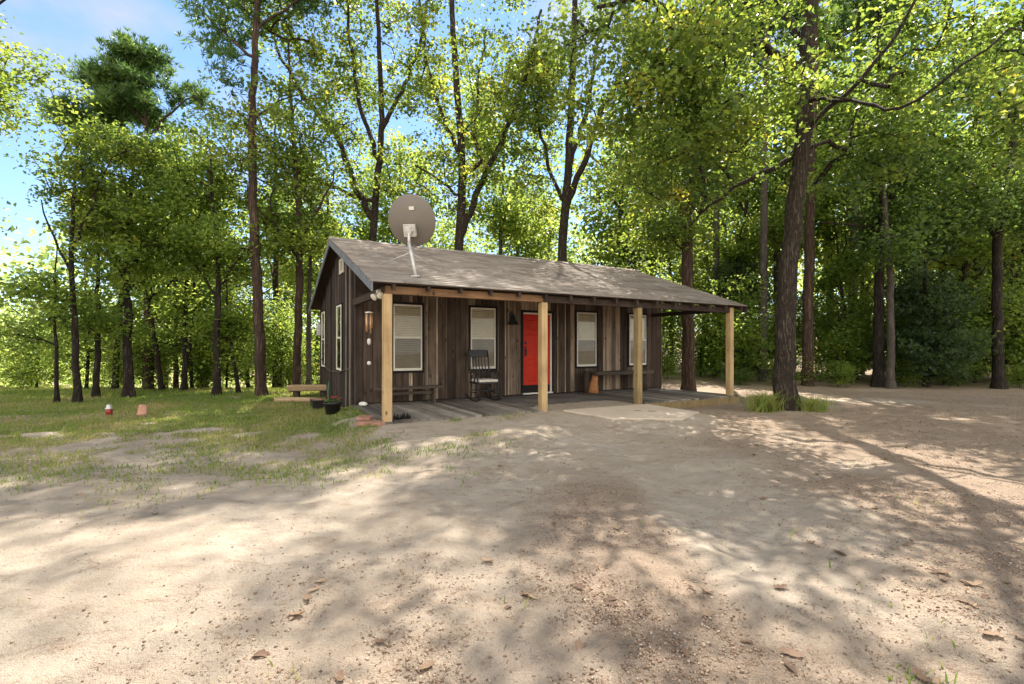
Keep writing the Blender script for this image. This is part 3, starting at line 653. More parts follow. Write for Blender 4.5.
tree('oak_tree', 'dark oak forking low into two limbs at the far end of the clearing', 'tree', 16.4,
     [(999, 388), (998, 330), (997, 280), (997, 240), (1004, 195), (1014, 140), (1020, 85), (1024, 20), (1030, -60)], 10.5,
     [([(997, 245), (987, 212), (978, 190), (960, 165), (945, 160)], 5.5, 2), ([(1004, 200), (1020, 190), (1045, 165)], 4, 1.5), ([(1016, 130), (995, 90), (985, 50)], 3.5, 1.4)],
     [(985, 190, 0, 2.1, 2, .8), (955, 215, -.3, 1.6, 1.6, .55), (1045, 210, 0, 2, 2, 1.0), (1020, 60, 0, 2.6, 2.4, 1.4, .6), (1030, -40, 0, 3, 2.6, 2, .15)],
     210, 52, .145, .32, 'dark', LEAF_DARK, hole=.42)
tree('hardwood_tree', 'leafy tree outside the clearing whose branches cross the upper corner over the far oak', 'tree', 9.2,
     [(1190, 420), (1188, 300), (1180, 180), (1170, 60), (1165, -80)], 16, [([(1178, 160), (1110, 110), (1050, 60), (1000, 50)], 6, 2), ([(1180, 200), (1110, 190), (1050, 175)], 4, 1.5)],
     [(1060, 40, 0, 1.5, 1.5, 1.1), (1120, 120, 0, 1.6, 1.5, 1.4), (1150, -60, 0, 2.6, 2.4, 1.6, .25)], 120, 60, .125, .33, 'oak', LEAF_OAK, hole=.42)
tree('cedar_tree', 'dark bushy evergreen cedar reaching the ground between the forked oak and the far oak', 'tree', 17,
     [(926, 388), (926, 330), (925, 270), (925, 215)], 6, [], [(925, 350, 0, 1.55, 1.5, 1.0), (925, 300, 0, 1.2, 1.2, 1.1), (925, 250, 0, .75, .75, 1.0)], 260, 20, .12, .18, 'dark', CEDAR, 'cedar', hole=.15)
tree('cedar_tree', 'dark evergreen cedar seen through the porch behind the end post', 'tree', 21,
     [(738, 382), (738, 330), (737, 270), (737, 225)], 5, [], [(737, 350, 0, 1.5, 1.5, 1.1), (737, 290, 0, 1.1, 1.1, 1.4)], 200, 18, .15, .2, 'dark', CEDAR, 'cedar', hole=.15)

# rows of trees further back: a few grown once, then copied
def proto(nm, h, rc, z0, seed, bark, leafm, ncl, leaves, size, sigma, style='broad', lean=.3):
    r_ = np.random.default_rng(seed); a = r_.normal(0, lean, 2)
    tr = [np.array([0, 0, -.1]), np.array([a[0] * .3, a[1] * .3, h * .35]), np.array([a[0] * .8, a[1] * .7, h * .7]), np.array([a[0], a[1], h])]
    limbs = []
    for k in range(4):
        an = r_.random() * 6.28; z = h * (.4 + .1 * k); L = rc * .8
        limbs.append(([np.array([a[0] * z / h, a[1] * z / h, z]), np.array([math.cos(an) * L * .5, math.sin(an) * L * .5, z + L * .5]), np.array([math.cos(an) * L, math.sin(an) * L, z + L * 1.1])], h * .006, h * .002))
    hz = (h - z0) / 2
    env = [(np.array([a[0], a[1], z0 + hz]), (rc, rc, hz), 1), (np.array([a[0], a[1], z0 + hz * .5]), (rc * .8, rc * .8, hz * .6), .6)]
    return tree_meshes(nm, tr, [h * .0115, h * .01, h * .006, h * .002], limbs if style == 'broad' else [], env, ncl, leaves, size, sigma, bark, leafm, seed, style, hole=.4, sides=9, flare=.3)
PB = [proto('far_hardwood', 15, 3.4, 4.5, 301, BARK_GREY, LEAF_BRIGHT, 175, 44, .24, .5), proto('far_hardwood', 13, 3.0, 3.0, 302, BARK_DARK, LEAF_OAK, 175, 44, .24, .5),
      proto('far_hardwood', 16, 3.2, 6, 303, BARK_GREY, LEAF_BRIGHT, 175, 44, .25, .5), proto('far_hardwood', 12, 2.8, 2.2, 304, BARK_GREY, LEAF_BRIGHT, 175, 44, .22, .48)]
PS = [proto('sapling', 4.6, 1.5, .5, 311, BARK_DARK, LEAF_BRIGHT, 120, 44, .12, .27), proto('sapling', 3.8, 1.6, .3, 312, BARK_DARK, LEAF_BRIGHT, 120, 44, .12, .27), proto('sapling', 5.4, 1.5, .8, 313, BARK_DARK, LEAF_OAK, 140, 44, .12, .27)]
PU = [proto('understory', 1.7, 1.2, .1, 321, BARK_DARK, LEAF_BRIGHT, 70, 40, .09, .2), proto('understory', 1.4, 1.3, .1, 322, BARK_DARK, LEAF_DARK, 70, 40, .09, .2)]
PT = [proto('slim_tree', 8, 1.2, 4.2, 331, BARK_OAK, LEAF_BRIGHT, 90, 40, .14, .26, lean=.5), proto('slim_tree', 10, 1.2, 5.5, 332, BARK_PINE, LEAF_BRIGHT, 80, 40, .14, .26, lean=.3), proto('slim_tree', 7.5, 1.2, 3.2, 333, BARK_OAK, LEAF_OAK, 80, 40, .13, .25, lean=.6)]
def put(name, meshes, x, y, s, rz, label, cat, group):
    e = empty(name, (x, y, gz(x, y)), rz, label, cat, group); e.scale = (s, s, s * (.9 + .2 * random.random()))
    link('trunk', meshes[0], e); link('crown', meshes[1], e)
def zone(px):
    return 0 if px < 325 else (1 if px < 655 else 2)
BACK = [(12, 46, 3), (165, 24, 0), (206, 29, 0), (282, 30, 2), (335, 25, 0), (398, 27, 2), (428, 33, 0), (520, 28, 2), (545, 35, 0),
        (618, 25, 1), (650, 31, 2), (672, 24, 3), (705, 30, 0), (738, 27, 1), (778, 25, 2), (832, 24, 0), (852, 21, 2), (868, 30, 0), (912, 26, 2), (945, 23, 0), (962, 29, 1), (978, 21, 2), (1018, 25, 1), (1055, 24, 0)]
BL = ['slender background hardwood in the bright woods beyond the grass', 'background hardwood whose crown shows above the cabin roof behind the oaks', 'background hardwood deep in the shaded woods beyond the porch end']
for px, Z, k in BACK:
    x = (px - 512) / F * Z; z = zone(px)
    put('background_tree', PB[k], x, Z, .82 + .3 * random.random(), random.random() * 6.28, BL[z], 'tree', ['background hardwoods beyond the grass', 'background hardwoods behind the cabin', 'background hardwoods beyond the porch end'][z])
SLIM = [(114, 16, 0), (163, 15.5, 2), (176, 19, 1), (201, 18, 1), (250, 19, 2), (276, 19, 1), (735, 21, 0), (748, 24, 1), (786, 20, 1), (850, 18.5, 0), (862, 22, 1), (915, 20, 1), (938, 22, 2), (962, 19, 0), (1015, 19, 1), (1040, 18, 2)]
for px, Z, k in SLIM:
    x = (px - 512) / F * Z; z = 0 if px < 400 else 1
    put('slim_tree', PT[k], x, Z, .85 + .3 * random.random(), random.random() * 6.28, ['slim straight young tree among the trunks beyond the grass', 'slim straight young tree in the woods beyond the big oak'][z], 'tree', ['slim trees beyond the grass', 'slim trees beyond the big oak'][z])
SAP = [(36, 17, 1), (86, 16, 0), (118, 22, 0), (143, 16.5, 1), (165, 20, 0), (192, 17, 0), (226, 17.5, 1), (280, 18, 0), (845, 18.5, 1), (900, 18.5, 0), (912, 22, 1), (945, 18.2, 1), (975, 18.5, 0), (1005, 18, 1), (1045, 17.5, 0), (745, 19, 1), (790, 20, 0), (205, 24, 0), (248, 21, 0), (290, 24, 0), (312, 21, 0), (340, 22, 1), (625, 19, 0), (656, 23, 1), (700, 21, 1), (735, 22, 0), (772, 24, 1), (828, 21, 0), (858, 19.5, 1), (905, 21, 0), (960, 20, 1), (985, 22, 0), (1022, 19, 1), (1055, 18.5, 0)]
SL = ['leafy sapling in the sunlit undergrowth between the trunks beyond the grass', 'leafy sapling just behind the cabin', 'leafy sapling in the shaded undergrowth beyond the porch end']
for px, Z, k in SAP:
    x = (px - 512) / F * Z; z = zone(px)
    put('sapling', PS[k], x, Z, .75 + .4 * random.random(), random.random() * 6.28, SL[z], 'sapling', ['saplings beyond the grass', 'saplings behind the cabin', 'saplings beyond the porch end'][z])
BUSH = [(30, 16.5, 0), (120, 17, 0), (205, 17.5, 0), (300, 18, 0), (668, 20, 0), (705, 21, 0), (740, 18, 1), (788, 17.5, 0), (838, 17, 0), (905, 17.2, 0), (958, 17.2, 1), (1020, 16.6, 0), (1050, 16.2, 1)]
for px, Z, k in BUSH:
    x = (px - 512) / F * Z; z = zone(px)
    put('bush', PU[k], x, Z, .4 + .35 * random.random(), random.random() * 6.28, ['low bush at the wood edge beyond the grass', 'low bush behind the cabin', 'low bush at the shaded wood edge beyond the porch end'][z], 'bush', ['low bushes beyond the grass', 'low bushes behind the cabin', 'low bushes beyond the porch end'][z])

# the far wood that reads as one mass
k = 1500; an = (rng.random(k) * 2 - 1) * R(56); ds = 36 + 34 * rng.random(k); cx = np.sin(an) * ds; cy = np.cos(an) * ds
ht = (9 + 5 * fbm(an * 7 + 20, ds * .05, 3)) * np.where(cx < -18, .75, 1.0)
cz = gh(cx, cy) + ht * rng.random(k) ** .8
per = 44; n = k * per; C = np.repeat(np.stack([cx, cy, cz], 1), per, 0) + rng.normal(size=(n, 3)) * np.array([.95, .95, .6])
P, Fq = leaf_quads(C, rng.normal(size=(n, 3)) * .8 + np.array([0, 0, 1.0]), .42 * (.6 + .7 * rng.random(n)))
o = link('far_woods', np_mesh('far_woods', P, Fq, 4, np.clip(np.repeat(rng.normal(.5, .2, k), per) + rng.normal(0, .12, n), 0, 1), [LEAF_FAR])); set_props(o, kind='stuff')

# weeds at the foot of the oak
def weed(px, Z, n, h, spread, label):
    b = W(px, 400, Z); z = gz(b[0], b[1])
    x = rng.normal(0, spread, n); y = rng.normal(0, spread * .7, n)
    P, Fq = blades(x, y, np.zeros(n) - .01, h * (.5 + .6 * rng.random(n)), .014 + .012 * rng.random(n), 1.3)
    o = link('weed', np_mesh('weed', P, Fq, 4, np.repeat(.25 + rng.random(n) * .5, 2), [GRASS]), None, (b[0], b[1], z)); set_props(o, label, 'weed')
weed(764, 10.1, 320, .5, .15, 'taller tuft of yellow-green weeds on the cabin side of the big oak base')
weed(812, 10.0, 220, .36, .13, 'shorter tuft of weeds on the woods side of the big oak base')

#CABIN
cabin = empty('cabin', cab(0, 0, 0), RZ, 'weathered board cabin with full front porch, red door and grey shingle roof', 'cabin')
L_, NB, D = 8.95, 7.45, 2.59
def roof_z(n): return (DK + 2.25 + (n + .2) * .36) if n <= 3.89 else (DK + 2.25 + 4.09 * .36 - (n - 3.89) * .36)
def boards(a0, a1, zb, ztop, openings, seed, wmin, wmax, place, th=.022, vfun=None, strips=0):
    r_ = random.Random(seed); cuts = sorted({a0, a1} | {o[0] for o in openings} | {o[1] for o in openings}); edges = []
    for i in range(len(cuts) - 1):
        x = cuts[i]
        while x < cuts[i + 1] - .001:
            w = r_.uniform(wmin, wmax) if (not strips or r_.random() > strips) else r_.uniform(.03, .05)
            if cuts[i + 1] - x - w < .03: w = cuts[i + 1] - x
            edges.append((x, min(x + w, cuts[i + 1]))); x += w
    mb = MB()
    for x0, x1 in edges:
        segs = [(zb + r_.uniform(0, .015), None)]; xm = (x0 + x1) / 2
        for o in openings:
            if o[0] <= xm <= o[1]: segs = [(segs[0][0], o[2]), (o[3], None)]
        v = vfun(r_) if vfun else r_.random() ** 1.3; t_ = th * r_.uniform(.6, 1.25)
        if strips and x1 - x0 < .055: v = r_.choice([.55, .9, 1.0]); t_ = th * 1.7
        if strips and (xm < .75 or xm > L_ - .55): v = min(v, r_.uniform(.15, .5))
        for s0, s1 in segs:
            za = ztop(x0 + .002) if s1 is None else s1; zc = ztop(x1 - .002) if s1 is None else s1
            if min(za, zc) - s0 < .02: continue
            mb.hexa(place(x0 + .0045, x1 - .0045, s0, za, zc, t_), v)
    return mb
def fr(x0, x1, z0, za, zb, th): return [(x0, D - th, z0), (x1, D - th, z0), (x1, D, z0), (x0, D, z0), (x0, D - th, za), (x1, D - th, zb), (x1, D, zb), (x0, D, za)]
def gb(n0, n1, z0, za, zb, th): return [(0, n0, z0), (-th, n0, z0), (-th, n1, z0), (0, n1, z0), (0, n0, za), (-th, n0, za), (-th, n1, zb), (0, n1, zb)]
WT, WB = DK + 2.147, DK + .691
wins = [(.82, 1.465), (2.66, 3.315), (5.775, 6.435), (7.645, 8.3)]
DL, DR, DT = 4.1, 4.96, DK + 2.08
ops = [(a - .055, b + .055, WB - .05, WT + .05) for a, b in wins] + [(DL - .06, DR + .06, DK + .02, DT + .06)]
def vfront(r_):
    q = r_.random(); return r_.uniform(0, .4) if q < .6 else (r_.uniform(.4, .75) if q < .88 else r_.uniform(.8, 1))
boards(0, L_, DK + .02, lambda x: roof_z(D) - .1, ops, 5, .1, .21, fr, vfun=vfront, strips=.3).build('wall', M['front'], cabin)
gw = [(6.3, 6.92), (3.82, 4.45)]; GT, GB_ = DK + 2.2, DK + .66
gops = [(a - .04, b + .04, GB_ - .04, GT + .04) for a, b in gw] + [(3.62, 4.16, roof_z(3.89) - .84, roof_z(3.89) - .42)]
g_ = boards(D, NB, -.02, lambda n: roof_z(n) - .07, gops, 9, .13, .24, gb, .018, lambda r_: r_.random() * .8)
r9 = random.Random(4); x = D + .1
while x < NB - .1:      # battens over the seams
    w = .045
    if not any(o[0] - .03 < x < o[1] + .03 for o in gops): g_.hexa(gb(x - w / 2, x + w / 2, -.02, roof_z(x - w / 2) - .075, roof_z(x + w / 2) - .075, .036), r9.choice([.2, .5, .8, 1.0]))
    x += r9.uniform(.19, .3)
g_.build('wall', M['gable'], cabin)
MB().box(.002, .03, D - .05, D + .1, -.02, roof_z(D) - .12, .7).build('corner_board', M['gable'], cabin)
# solid wall core and the two walls nobody faces
core = MB()
pts = [(D + .001, 0), (NB, 0), (NB, roof_z(NB) - .12), (3.89, roof_z(3.89) - .12), (D + .001, roof_z(D) - .12)]
core.add([(.001, n, z) for n, z in pts] + [(L_ - .001, n, z) for n, z in pts], [(0, 1, 2, 3, 4)[::-1], (5, 6, 7, 8, 9)] + [(i, (i + 1) % 5, (i + 1) % 5 + 5, i + 5) for i in range(5)], .3)
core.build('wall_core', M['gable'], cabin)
boards(D, NB, 0, lambda n: roof_z(n) - .07, [], 19, .13, .24, lambda a, b, z0, za, zb, th: [(L_, a, z0), (L_ + th, a, z0), (L_ + th, b, z0), (L_, b, z0), (L_, a, za), (L_ + th, a, za), (L_ + th, b, zb), (L_, b, zb)], .02).build('wall', M['front'], cabin)
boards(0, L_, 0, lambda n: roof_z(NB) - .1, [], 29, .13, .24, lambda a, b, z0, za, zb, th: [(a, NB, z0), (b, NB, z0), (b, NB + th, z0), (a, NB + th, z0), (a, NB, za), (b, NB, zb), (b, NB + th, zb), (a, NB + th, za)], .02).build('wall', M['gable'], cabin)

def window(axis_, a, b, z0, z1):
    """double-hung window with blind; axis_ 'f' front wall, 'g' gable"""
    def mp(x0, x1, d0, d1, q0, q1, mb, v=.5):   # d = depth out of the wall
        if axis_ == 'f': mb.box(x0, x1, D - d1, D - d0, q0, q1, v)
        else: mb.box(-d1, -d0, x0, x1, q0, q1, v)
    fw = .032 if axis_ == 'f' else .06; zm = (z0 + z1) / 2 + .0
    f = MB()
    mp(a, a + fw, .003, .05, z0, z1, f); mp(b - fw, b, .003, .05, z0, z1, f)
    mp(a + fw, b - fw, .003, .05, z0, z0 + .055, f); mp(a + fw, b - fw, .003, .05, z1 - .045, z1, f); mp(a + fw, b - fw, .005, .054, zm - .022, zm + .022, f)
    w = f.build('window', M['white'], cabin, bevel=.004)
    p = MB(); mp(a + fw + .001, b - fw - .001, .03, .034, zm + .023, z1 - .046, p); p.build('pane', M['pane'], w)
    p = MB(); mp(a + fw + .001, b - fw - .001, .036, .04, z0 + .056, zm - .023, p); p.build('pane', M['screen'], w)
    bl = MB(); z = z0 + .058
    while z < z1 - .06:
        q = .05
        if axis_ == 'f': bl.hexa([(a + fw + .004, D - .022, z), (b - fw - .004, D - .022, z), (b - fw - .004, D - .02, z), (a + fw + .004, D - .02, z), (a + fw + .004, D - .012, z + q), (b - fw - .004, D - .012, z + q), (b - fw - .004, D - .01, z + q), (a + fw + .004, D - .01, z + q)])
        else: bl.hexa([(-.022, a + fw + .004, z), (-.02, a + fw + .004, z), (-.02, b - fw - .004, z), (-.022, b - fw - .004, z), (-.012, a + fw + .004, z + q), (-.01, a + fw + .004, z + q), (-.01, b - fw - .004, z + q), (-.012, b - fw - .004, z + q)])
        z += q - .002
    bl.build('blind', M['blind'], w)
    c = MB(); e = .052 if axis_ == 'f' else .036
    mp(a - e, a - .002, .004, .04, z0 - e, z1 + e, c); mp(b + .002, b + e, .004, .04, z0 - e, z1 + e, c)
    mp(a - .002, b + .002, .004, .041, z0 - e, z0 - .002, c); mp(a - .002, b + .002, .004, .041, z1 + .002, z1 + e, c)
    c.build('casing', M['blackgap'], w)
for a, b in wins: window('f', a, b, WB, WT)
for a, b in gw: window('g', a, b, GB_, GT)
# louvred vent
zr_ = roof_z(3.89); v_ = MB(); v0, v1, n0, n1 = zr_ - .8, zr_ - .46, 3.66, 4.12
v_.box(-.04, -.004, n0, n0 + .04, v0, v1); v_.box(-.04, -.004, n1 - .04, n1, v0, v1); v_.box(-.041, -.004, n0 + .04, n1 - .04, v0, v0 + .035); v_.box(-.041, -.004, n0 + .04, n1 - .04, v1 - .035, v1)
for k in range(5):
    z = v0 + .045 + k * .052; v_.hexa([(-.036, n0 + .04, z), (-.03, n0 + .04, z), (-.03, n1 - .04, z), (-.036, n1 - .04, z), (-.012, n0 + .04, z + .05), (-.006, n0 + .04, z + .05), (-.006, n1 - .04, z + .05), (-.012, n1 - .04, z + .05)])
v_.build('vent', M['white'], cabin)
# door
d = MB(); z0 = DK + .25; y_ = D - .03
d.box(DL + .01, DR - .055, y_, D - .004, z0, DT - .04)
door = d.build('door', M['red'], cabin, bevel=.004)
pn = MB(); wd = DR - .055 - DL - .01; c0 = DL + .01
for (u0, u1) in ((.14, .46), (.54, .86)):
    for (q0, q1) in ((.05, .3), (.36, .72), (.77, .92)):
        x0, x1, za, zb = c0 + wd * u0, c0 + wd * u1, z0 + 1.79 * q0, z0 + 1.79 * q1
        pn.hexa([(x0, y_ - .001, za), (x1, y_ - .001, za), (x1, y_ - .001, zb), (x0, y_ - .001, zb), (x0 + .03, y_ - .012, za + .03), (x1 - .03, y_ - .012, za + .03), (x1 - .03, y_ - .012, zb - .03), (x0 + .03, y_ - .012, zb - .03)])
pn.build('panel', M['red'], door)
h = MB(); hx = DL + .07
h.box(hx - .02, hx + .02, y_ - .014, y_ - .001, z0 + .72, z0 + .98); h.tube([(hx, y_ - .014, z0 + .76), (hx, y_ - .055, z0 + .79), (hx, y_ - .055, z0 + .88), (hx, y_ - .014, z0 + .91)], .009, 8)
h.tube([(hx, y_ - .001, z0 + 1.06), (hx, y_ - .03, z0 + 1.06)], .028, 12); h.build('handle', M['black'], door)
fz = MB(); fz.box(DR - .053, DR - .015, D - .06, D - .004, DK + .03, DT); fz.box(DL, DR - .055, D - .055, D - .004, DT - .038, DT - .001); fz.box(DL - .02, DR, D - .1, D - .004, DK + .025, DK + .06)
fz.build('door_frame', M['white'], door)
bz = MB(); bz.box(DL - .06, DL - .002, D - .05, D - .004, DK + .06, DT + .06); bz.box(DR - .013, DR + .05, D - .05, D - .004, DK + .06, DT + .06); bz.box(DL, DR - .015, D - .052, D - .004, DT + .002, DT + .06); bz.box(DL, DR - .055, D - .028, D - .004, DK + .062, z0 - .004)
bz.build('casing', M['blackgap'], door)
# roof: one slab with shingle tabs, sagging a little
r_ = random.Random(11)
def shingles(mb, n_e, n_r, sign):
    k = 30; t0, t1 = -.3, 9.02
    def zz(n, tt): return roof_z(n) + .02 * math.sin(tt * .8 + 1) * math.sin((n + .2) * .75) - .012
    for i in range(k):
        na = n_e + (n_r - n_e) * i / k; nb = n_e + (n_r - n_e) * (i + 1.06) / k
        if i == k - 1: nb = n_r
        x = t0 + r_.uniform(-.25, 0); jit = r_.uniform(-.008, .008)
        while x < t1:
            w = r_.choice([.3, .31, .3, .33]); x0 = max(x, t0) + .0015; x1 = min(x + w, t1) - .0015
            if x1 - x0 > .03:
                th = .014 + r_.uniform(0, .009); dj = jit + r_.uniform(-.006, .006); n_a = na + dj * sign
                a0 = zz(na, x0); a1 = zz(na, x1); b0 = zz(nb, x0); b1 = zz(nb, x1)
                P = [(x0, n_a, a0), (x1, n_a, a1), (x1, nb, b1 - .012), (x0, nb, b0 - .012), (x0, n_a, a0 + th), (x1, n_a, a1 + th), (x1, nb, b1 + .004), (x0, nb, b0 + .004)]
                if sign < 0: P = [P[q] for q in (1, 0, 3, 2, 5, 4, 7, 6)]
                mb.hexa(P, min(1, max(0, r_.gauss(.5, .2))))
            x += w
rf = MB(); shingles(rf, -.2, 3.89, 1); shingles(rf, 7.68, 3.89, -1)
x = -.3
while x < 9: rf.hexa([(x, 3.75, roof_z(3.75) + .01), (x + .3, 3.75, roof_z(3.75) + .01), (x + .3, 4.03, roof_z(4.03) + .01), (x, 4.03, roof_z(4.03) + .01), (x, 3.87, roof_z(3.89) + .03), (x + .3, 3.87, roof_z(3.89) + .022), (x + .3, 3.91, roof_z(3.89) + .022), (x, 3.91, roof_z(3.89) + .03)], r_.random()); x += .28
roof = rf.build('roof', M['roof'], cabin)
dkb = MB(); T0, T1 = -.27, 8.99
for (na, nb) in ((-.17, 3.89), (7.65, 3.89)):
    za, zb = roof_z(na) - .022, roof_z(nb) - .022
    P = [(T0, na, za - .02), (T1, na, za - .02), (T1, nb, zb - .02), (T0, nb, zb - .02), (T0, na, za), (T1, na, za), (T1, nb, zb), (T0, nb, zb)]
    if na > 4: P = [P[q] for q in (1, 0, 3, 2, 5, 4, 7, 6)]
    dkb.hexa(P)
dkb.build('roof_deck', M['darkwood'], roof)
for tt in (-.3, 8.994):
    for (na, nb) in ((-.2, 3.888), (7.68, 3.892)):
        za, zb = roof_z(na) - .018, roof_z(nb) - .018
        P = [(tt, na, za - .15), (tt + .026, na, za - .15), (tt + .026, nb, zb - .15), (tt, nb, zb - .15), (tt, na, za), (tt + .026, na, za), (tt + .026, nb, zb), (tt, nb, zb)]
        MB().hexa(P).build('barge_board', M['barge' if tt < 0 else 'darkwood'], cabin)
# rafters, beams
for k in range(16):
    tt = .05 + k * .585; na, nb = -.165, D - .03; za, zb = roof_z(na) - .045, roof_z(nb) - .045
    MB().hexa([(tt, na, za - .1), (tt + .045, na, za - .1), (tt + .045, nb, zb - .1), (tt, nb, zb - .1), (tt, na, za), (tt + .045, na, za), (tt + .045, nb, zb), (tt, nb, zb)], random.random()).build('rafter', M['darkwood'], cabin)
MB().box(-.03, 3.0, -.05, .05, DK + 2.07, DK + 2.2).build('beam', M['beam'], cabin, bevel=.006)
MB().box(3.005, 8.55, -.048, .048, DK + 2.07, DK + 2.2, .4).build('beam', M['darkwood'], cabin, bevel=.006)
MB().box(-.04, .04, .055, D - .04, DK + 2.07, DK + 2.2, .6).build('beam', M['darkwood'], cabin, bevel=.006)
MB().box(8.52, 8.62, .055, D - .04, DK + 2.1, DK + 2.2, .2).build('beam', M['darkwood'], cabin, bevel=.006)
MB().box(0.05, 8.9, D - .05, D - .03, DK + 2.36, DK + 2.62, .2).build('trim_board', M['darkwood'], cabin)
for k, (tt, top, m) in enumerate(((0, 2.068, 'post'), (3.02, 2.068, 'post'), (5.5, 2.068, 'postold'), (8.6, 2.2, 'post'))):
    w = .068; o = MB().box(tt - w, tt + w, -w, w, (DK - .2) if k < 3 else DK + .002, DK + top, .2 + .2 * k).build('post', M[m], cabin, bevel=.008)
# decks
def deck(t0, t1, n0, n1, z):
    mb = MB(); x = t0; rr = random.Random(3)
    while x < t1 - .03:
        mb.box(x, min(x + .136, t1), n0 + rr.uniform(0, .012), n1, z - .035, z + rr.uniform(-.002, .003), rr.random()); x += .146
    return mb
deck(-.06, 2.95, -.1, D - .035, DK).build('deck', M['deck'], cabin)
MB().box(-.05, 2.9, -.085, -.055, -.05, DK - .038, .3).build('deck_skirt', M['deck'], cabin)
MB().box(-.045, -.012, -.05, D - .05, -.05, DK - .038, .6).build('deck_skirt', M['deck'], cabin)
deck(5.62, 8.86, -.1, D - .035, DK + .001).build('deck', M['deck'], cabin)
MB().box(5.66, 8.84, -.095, -.055, -.05, DK - .036, .4).build('deck_skirt', M['postold'], cabin)
MB().box(8.8, 8.84, -.05, D - .05, -.05, DK - .036, .4).build('deck_skirt', M['postold'], cabin)
cs = MB(); cs.hexa([(2.952, -.18, -.1), (5.61, -.18, -.1), (5.61, D - .03, -.1), (2.952, D - .03, -.1), (2.952, -.18, DK - .05), (5.61, -.18, DK - .05), (5.61, D - .03, DK - .012), (2.952, D - .03, DK - .012)])
cs.build('porch_floor', M['concrete'], cabin)
# cable along the gable wall
MB().tube([(-.05, NB - .2, DK + .95), (-.05, 6.0, DK + .66), (-.052, 5.2, DK + .6), (-.05, 4.0, DK + .62), (-.05, 3.2, DK + .72), (-.05, D + .12, DK + .74)], .011, 6).build('cable', M['cable'], cabin)
MB().box(-.13, -.02, NB - .32, NB - .12, DK + 1.55, DK + 1.9).build('meter_box', M['steel'], cabin, bevel=.01)

# sandy concrete pad in front of the porch
pad = [(3.35, -.2), (5.55, -.2), (5.95, -1.25), (4.9, -1.75), (3.75, -1.2)]
pm = MB(); bot = []; topv = []
for t_, n_ in pad:
    x, y, _ = cab(t_, n_); z = gz(x, y); bot.append((x, y, z - .1)); topv.append((x, y, z + .03))
pm.add(bot + topv, [(4, 3, 2, 1, 0), (5, 6, 7, 8, 9)] + [(i, (i + 1) % 5, (i + 1) % 5 + 5, i + 5) for i in range(5)])
M['pad'] = simple('sandy_concrete', (.5, .42, .335), (.4, .325, .25), 2, .92, .12, .006)
set_props(pm.build('path', M['pad'], bevel=.012), kind='structure')

#PROPS
# satellite dish
def on_roof(px, py):
    d_ = np.array([(px - 512) / F, 1, -(py - Y0) / F])
    # roof plane: z = DK+2.2+(n+.2)*.3735
    nb = CB; a = d_[2] - .36 * (d_[0] * nb[0] + d_[1] * nb[1]); b0 = DK + 2.25 + .2 * .36 - .36 * (CO @ nb)
    s = (b0 - CAM_Z) / a; return np.array([0, 0, CAM_Z]) + d_ * s
foot = on_roof(416, 277); fA = on_roof(380, 264.5); fB = on_roof(439, 271)
Zd = foot[1] + .12; top = W(409, 243, Zd + .05); ctr = W(410, 221.5, Zd + .2)
dish = empty('satellite_dish', tuple(foot), 0, 'large taupe satellite dish on a white mast standing on the cabin roof', 'satellite dish')
rel = lambda p: tuple(np.array(p) - foot)
MB().tube([rel(foot + [0, 0, -.01]), rel(foot + (top - foot) * .5 + [.005, -.01, 0]), rel(top)], .03, 12).build('mast', M['steel'], dish)
MB().box(-.07, .07, -.07, .07, .0, .018).build('base_plate', M['steel'], dish)
for p in (fA, fB): MB().tube([rel(p), rel(foot + (top - foot) * .72)], .009, 8).build('strut', M['steel'], dish)
axd = Vector((.1, .93, .36)).normalized()
q = axd.to_track_quat('Z', 'Y').to_matrix().to_4x4(); Mx = Matrix.Translation(Vector(rel(ctr))) @ q
prof = [(.001, 0)] + [(.435 * k / 10, .11 * (k / 10) ** 2) for k in range(1, 11)] + [(.443, .118), (.435, .126)] + [(.435 * k / 10, .012 + .11 * (k / 10) ** 2) for k in range(9, 0, -1)] + [(.001, .012)]
MB().lathe(prof, 40).xf(Matrix.Translation(Vector(rel(ctr))) @ q @ Matrix.Diagonal((1, 1.06, 1, 1))).build('reflector', M['dish'], dish)
br = MB(); br.box(-.11, .11, -.26, -.04, -.1, -.02); br.box(-.05, .05, -.2, -.08, -.17, -.1); br.tube([(-.08, -.15, -.1), (.08, -.15, -.1)], .03, 10); br.xf(Mx).build('bracket', M['steel'], dish, bevel=.006)
MB().tube([rel(top), tuple(Mx @ Vector((0, -.14, -.12)))], .026, 10).build('clamp', M['steel'], dish)
MB().box(-.045, .045, .2, .26, .028, .036).xf(Mx @ Matrix.Translation((-.05, .0, -.024))).build('sticker', M['white'], dish)
MB().tube([tuple(Mx @ Vector((0, -.44, .1))), tuple(Mx @ Vector((0, -.3, .55)))], .014, 8).build('feed_arm', M['steel'], dish)
MB().lathe([(.001, -.05), (.035, -.05), (.03, .05), (.001, .05)], 12).xf(Mx @ Matrix.Translation((0, -.27, .57))).build('feed_horn', M['steel'], dish)

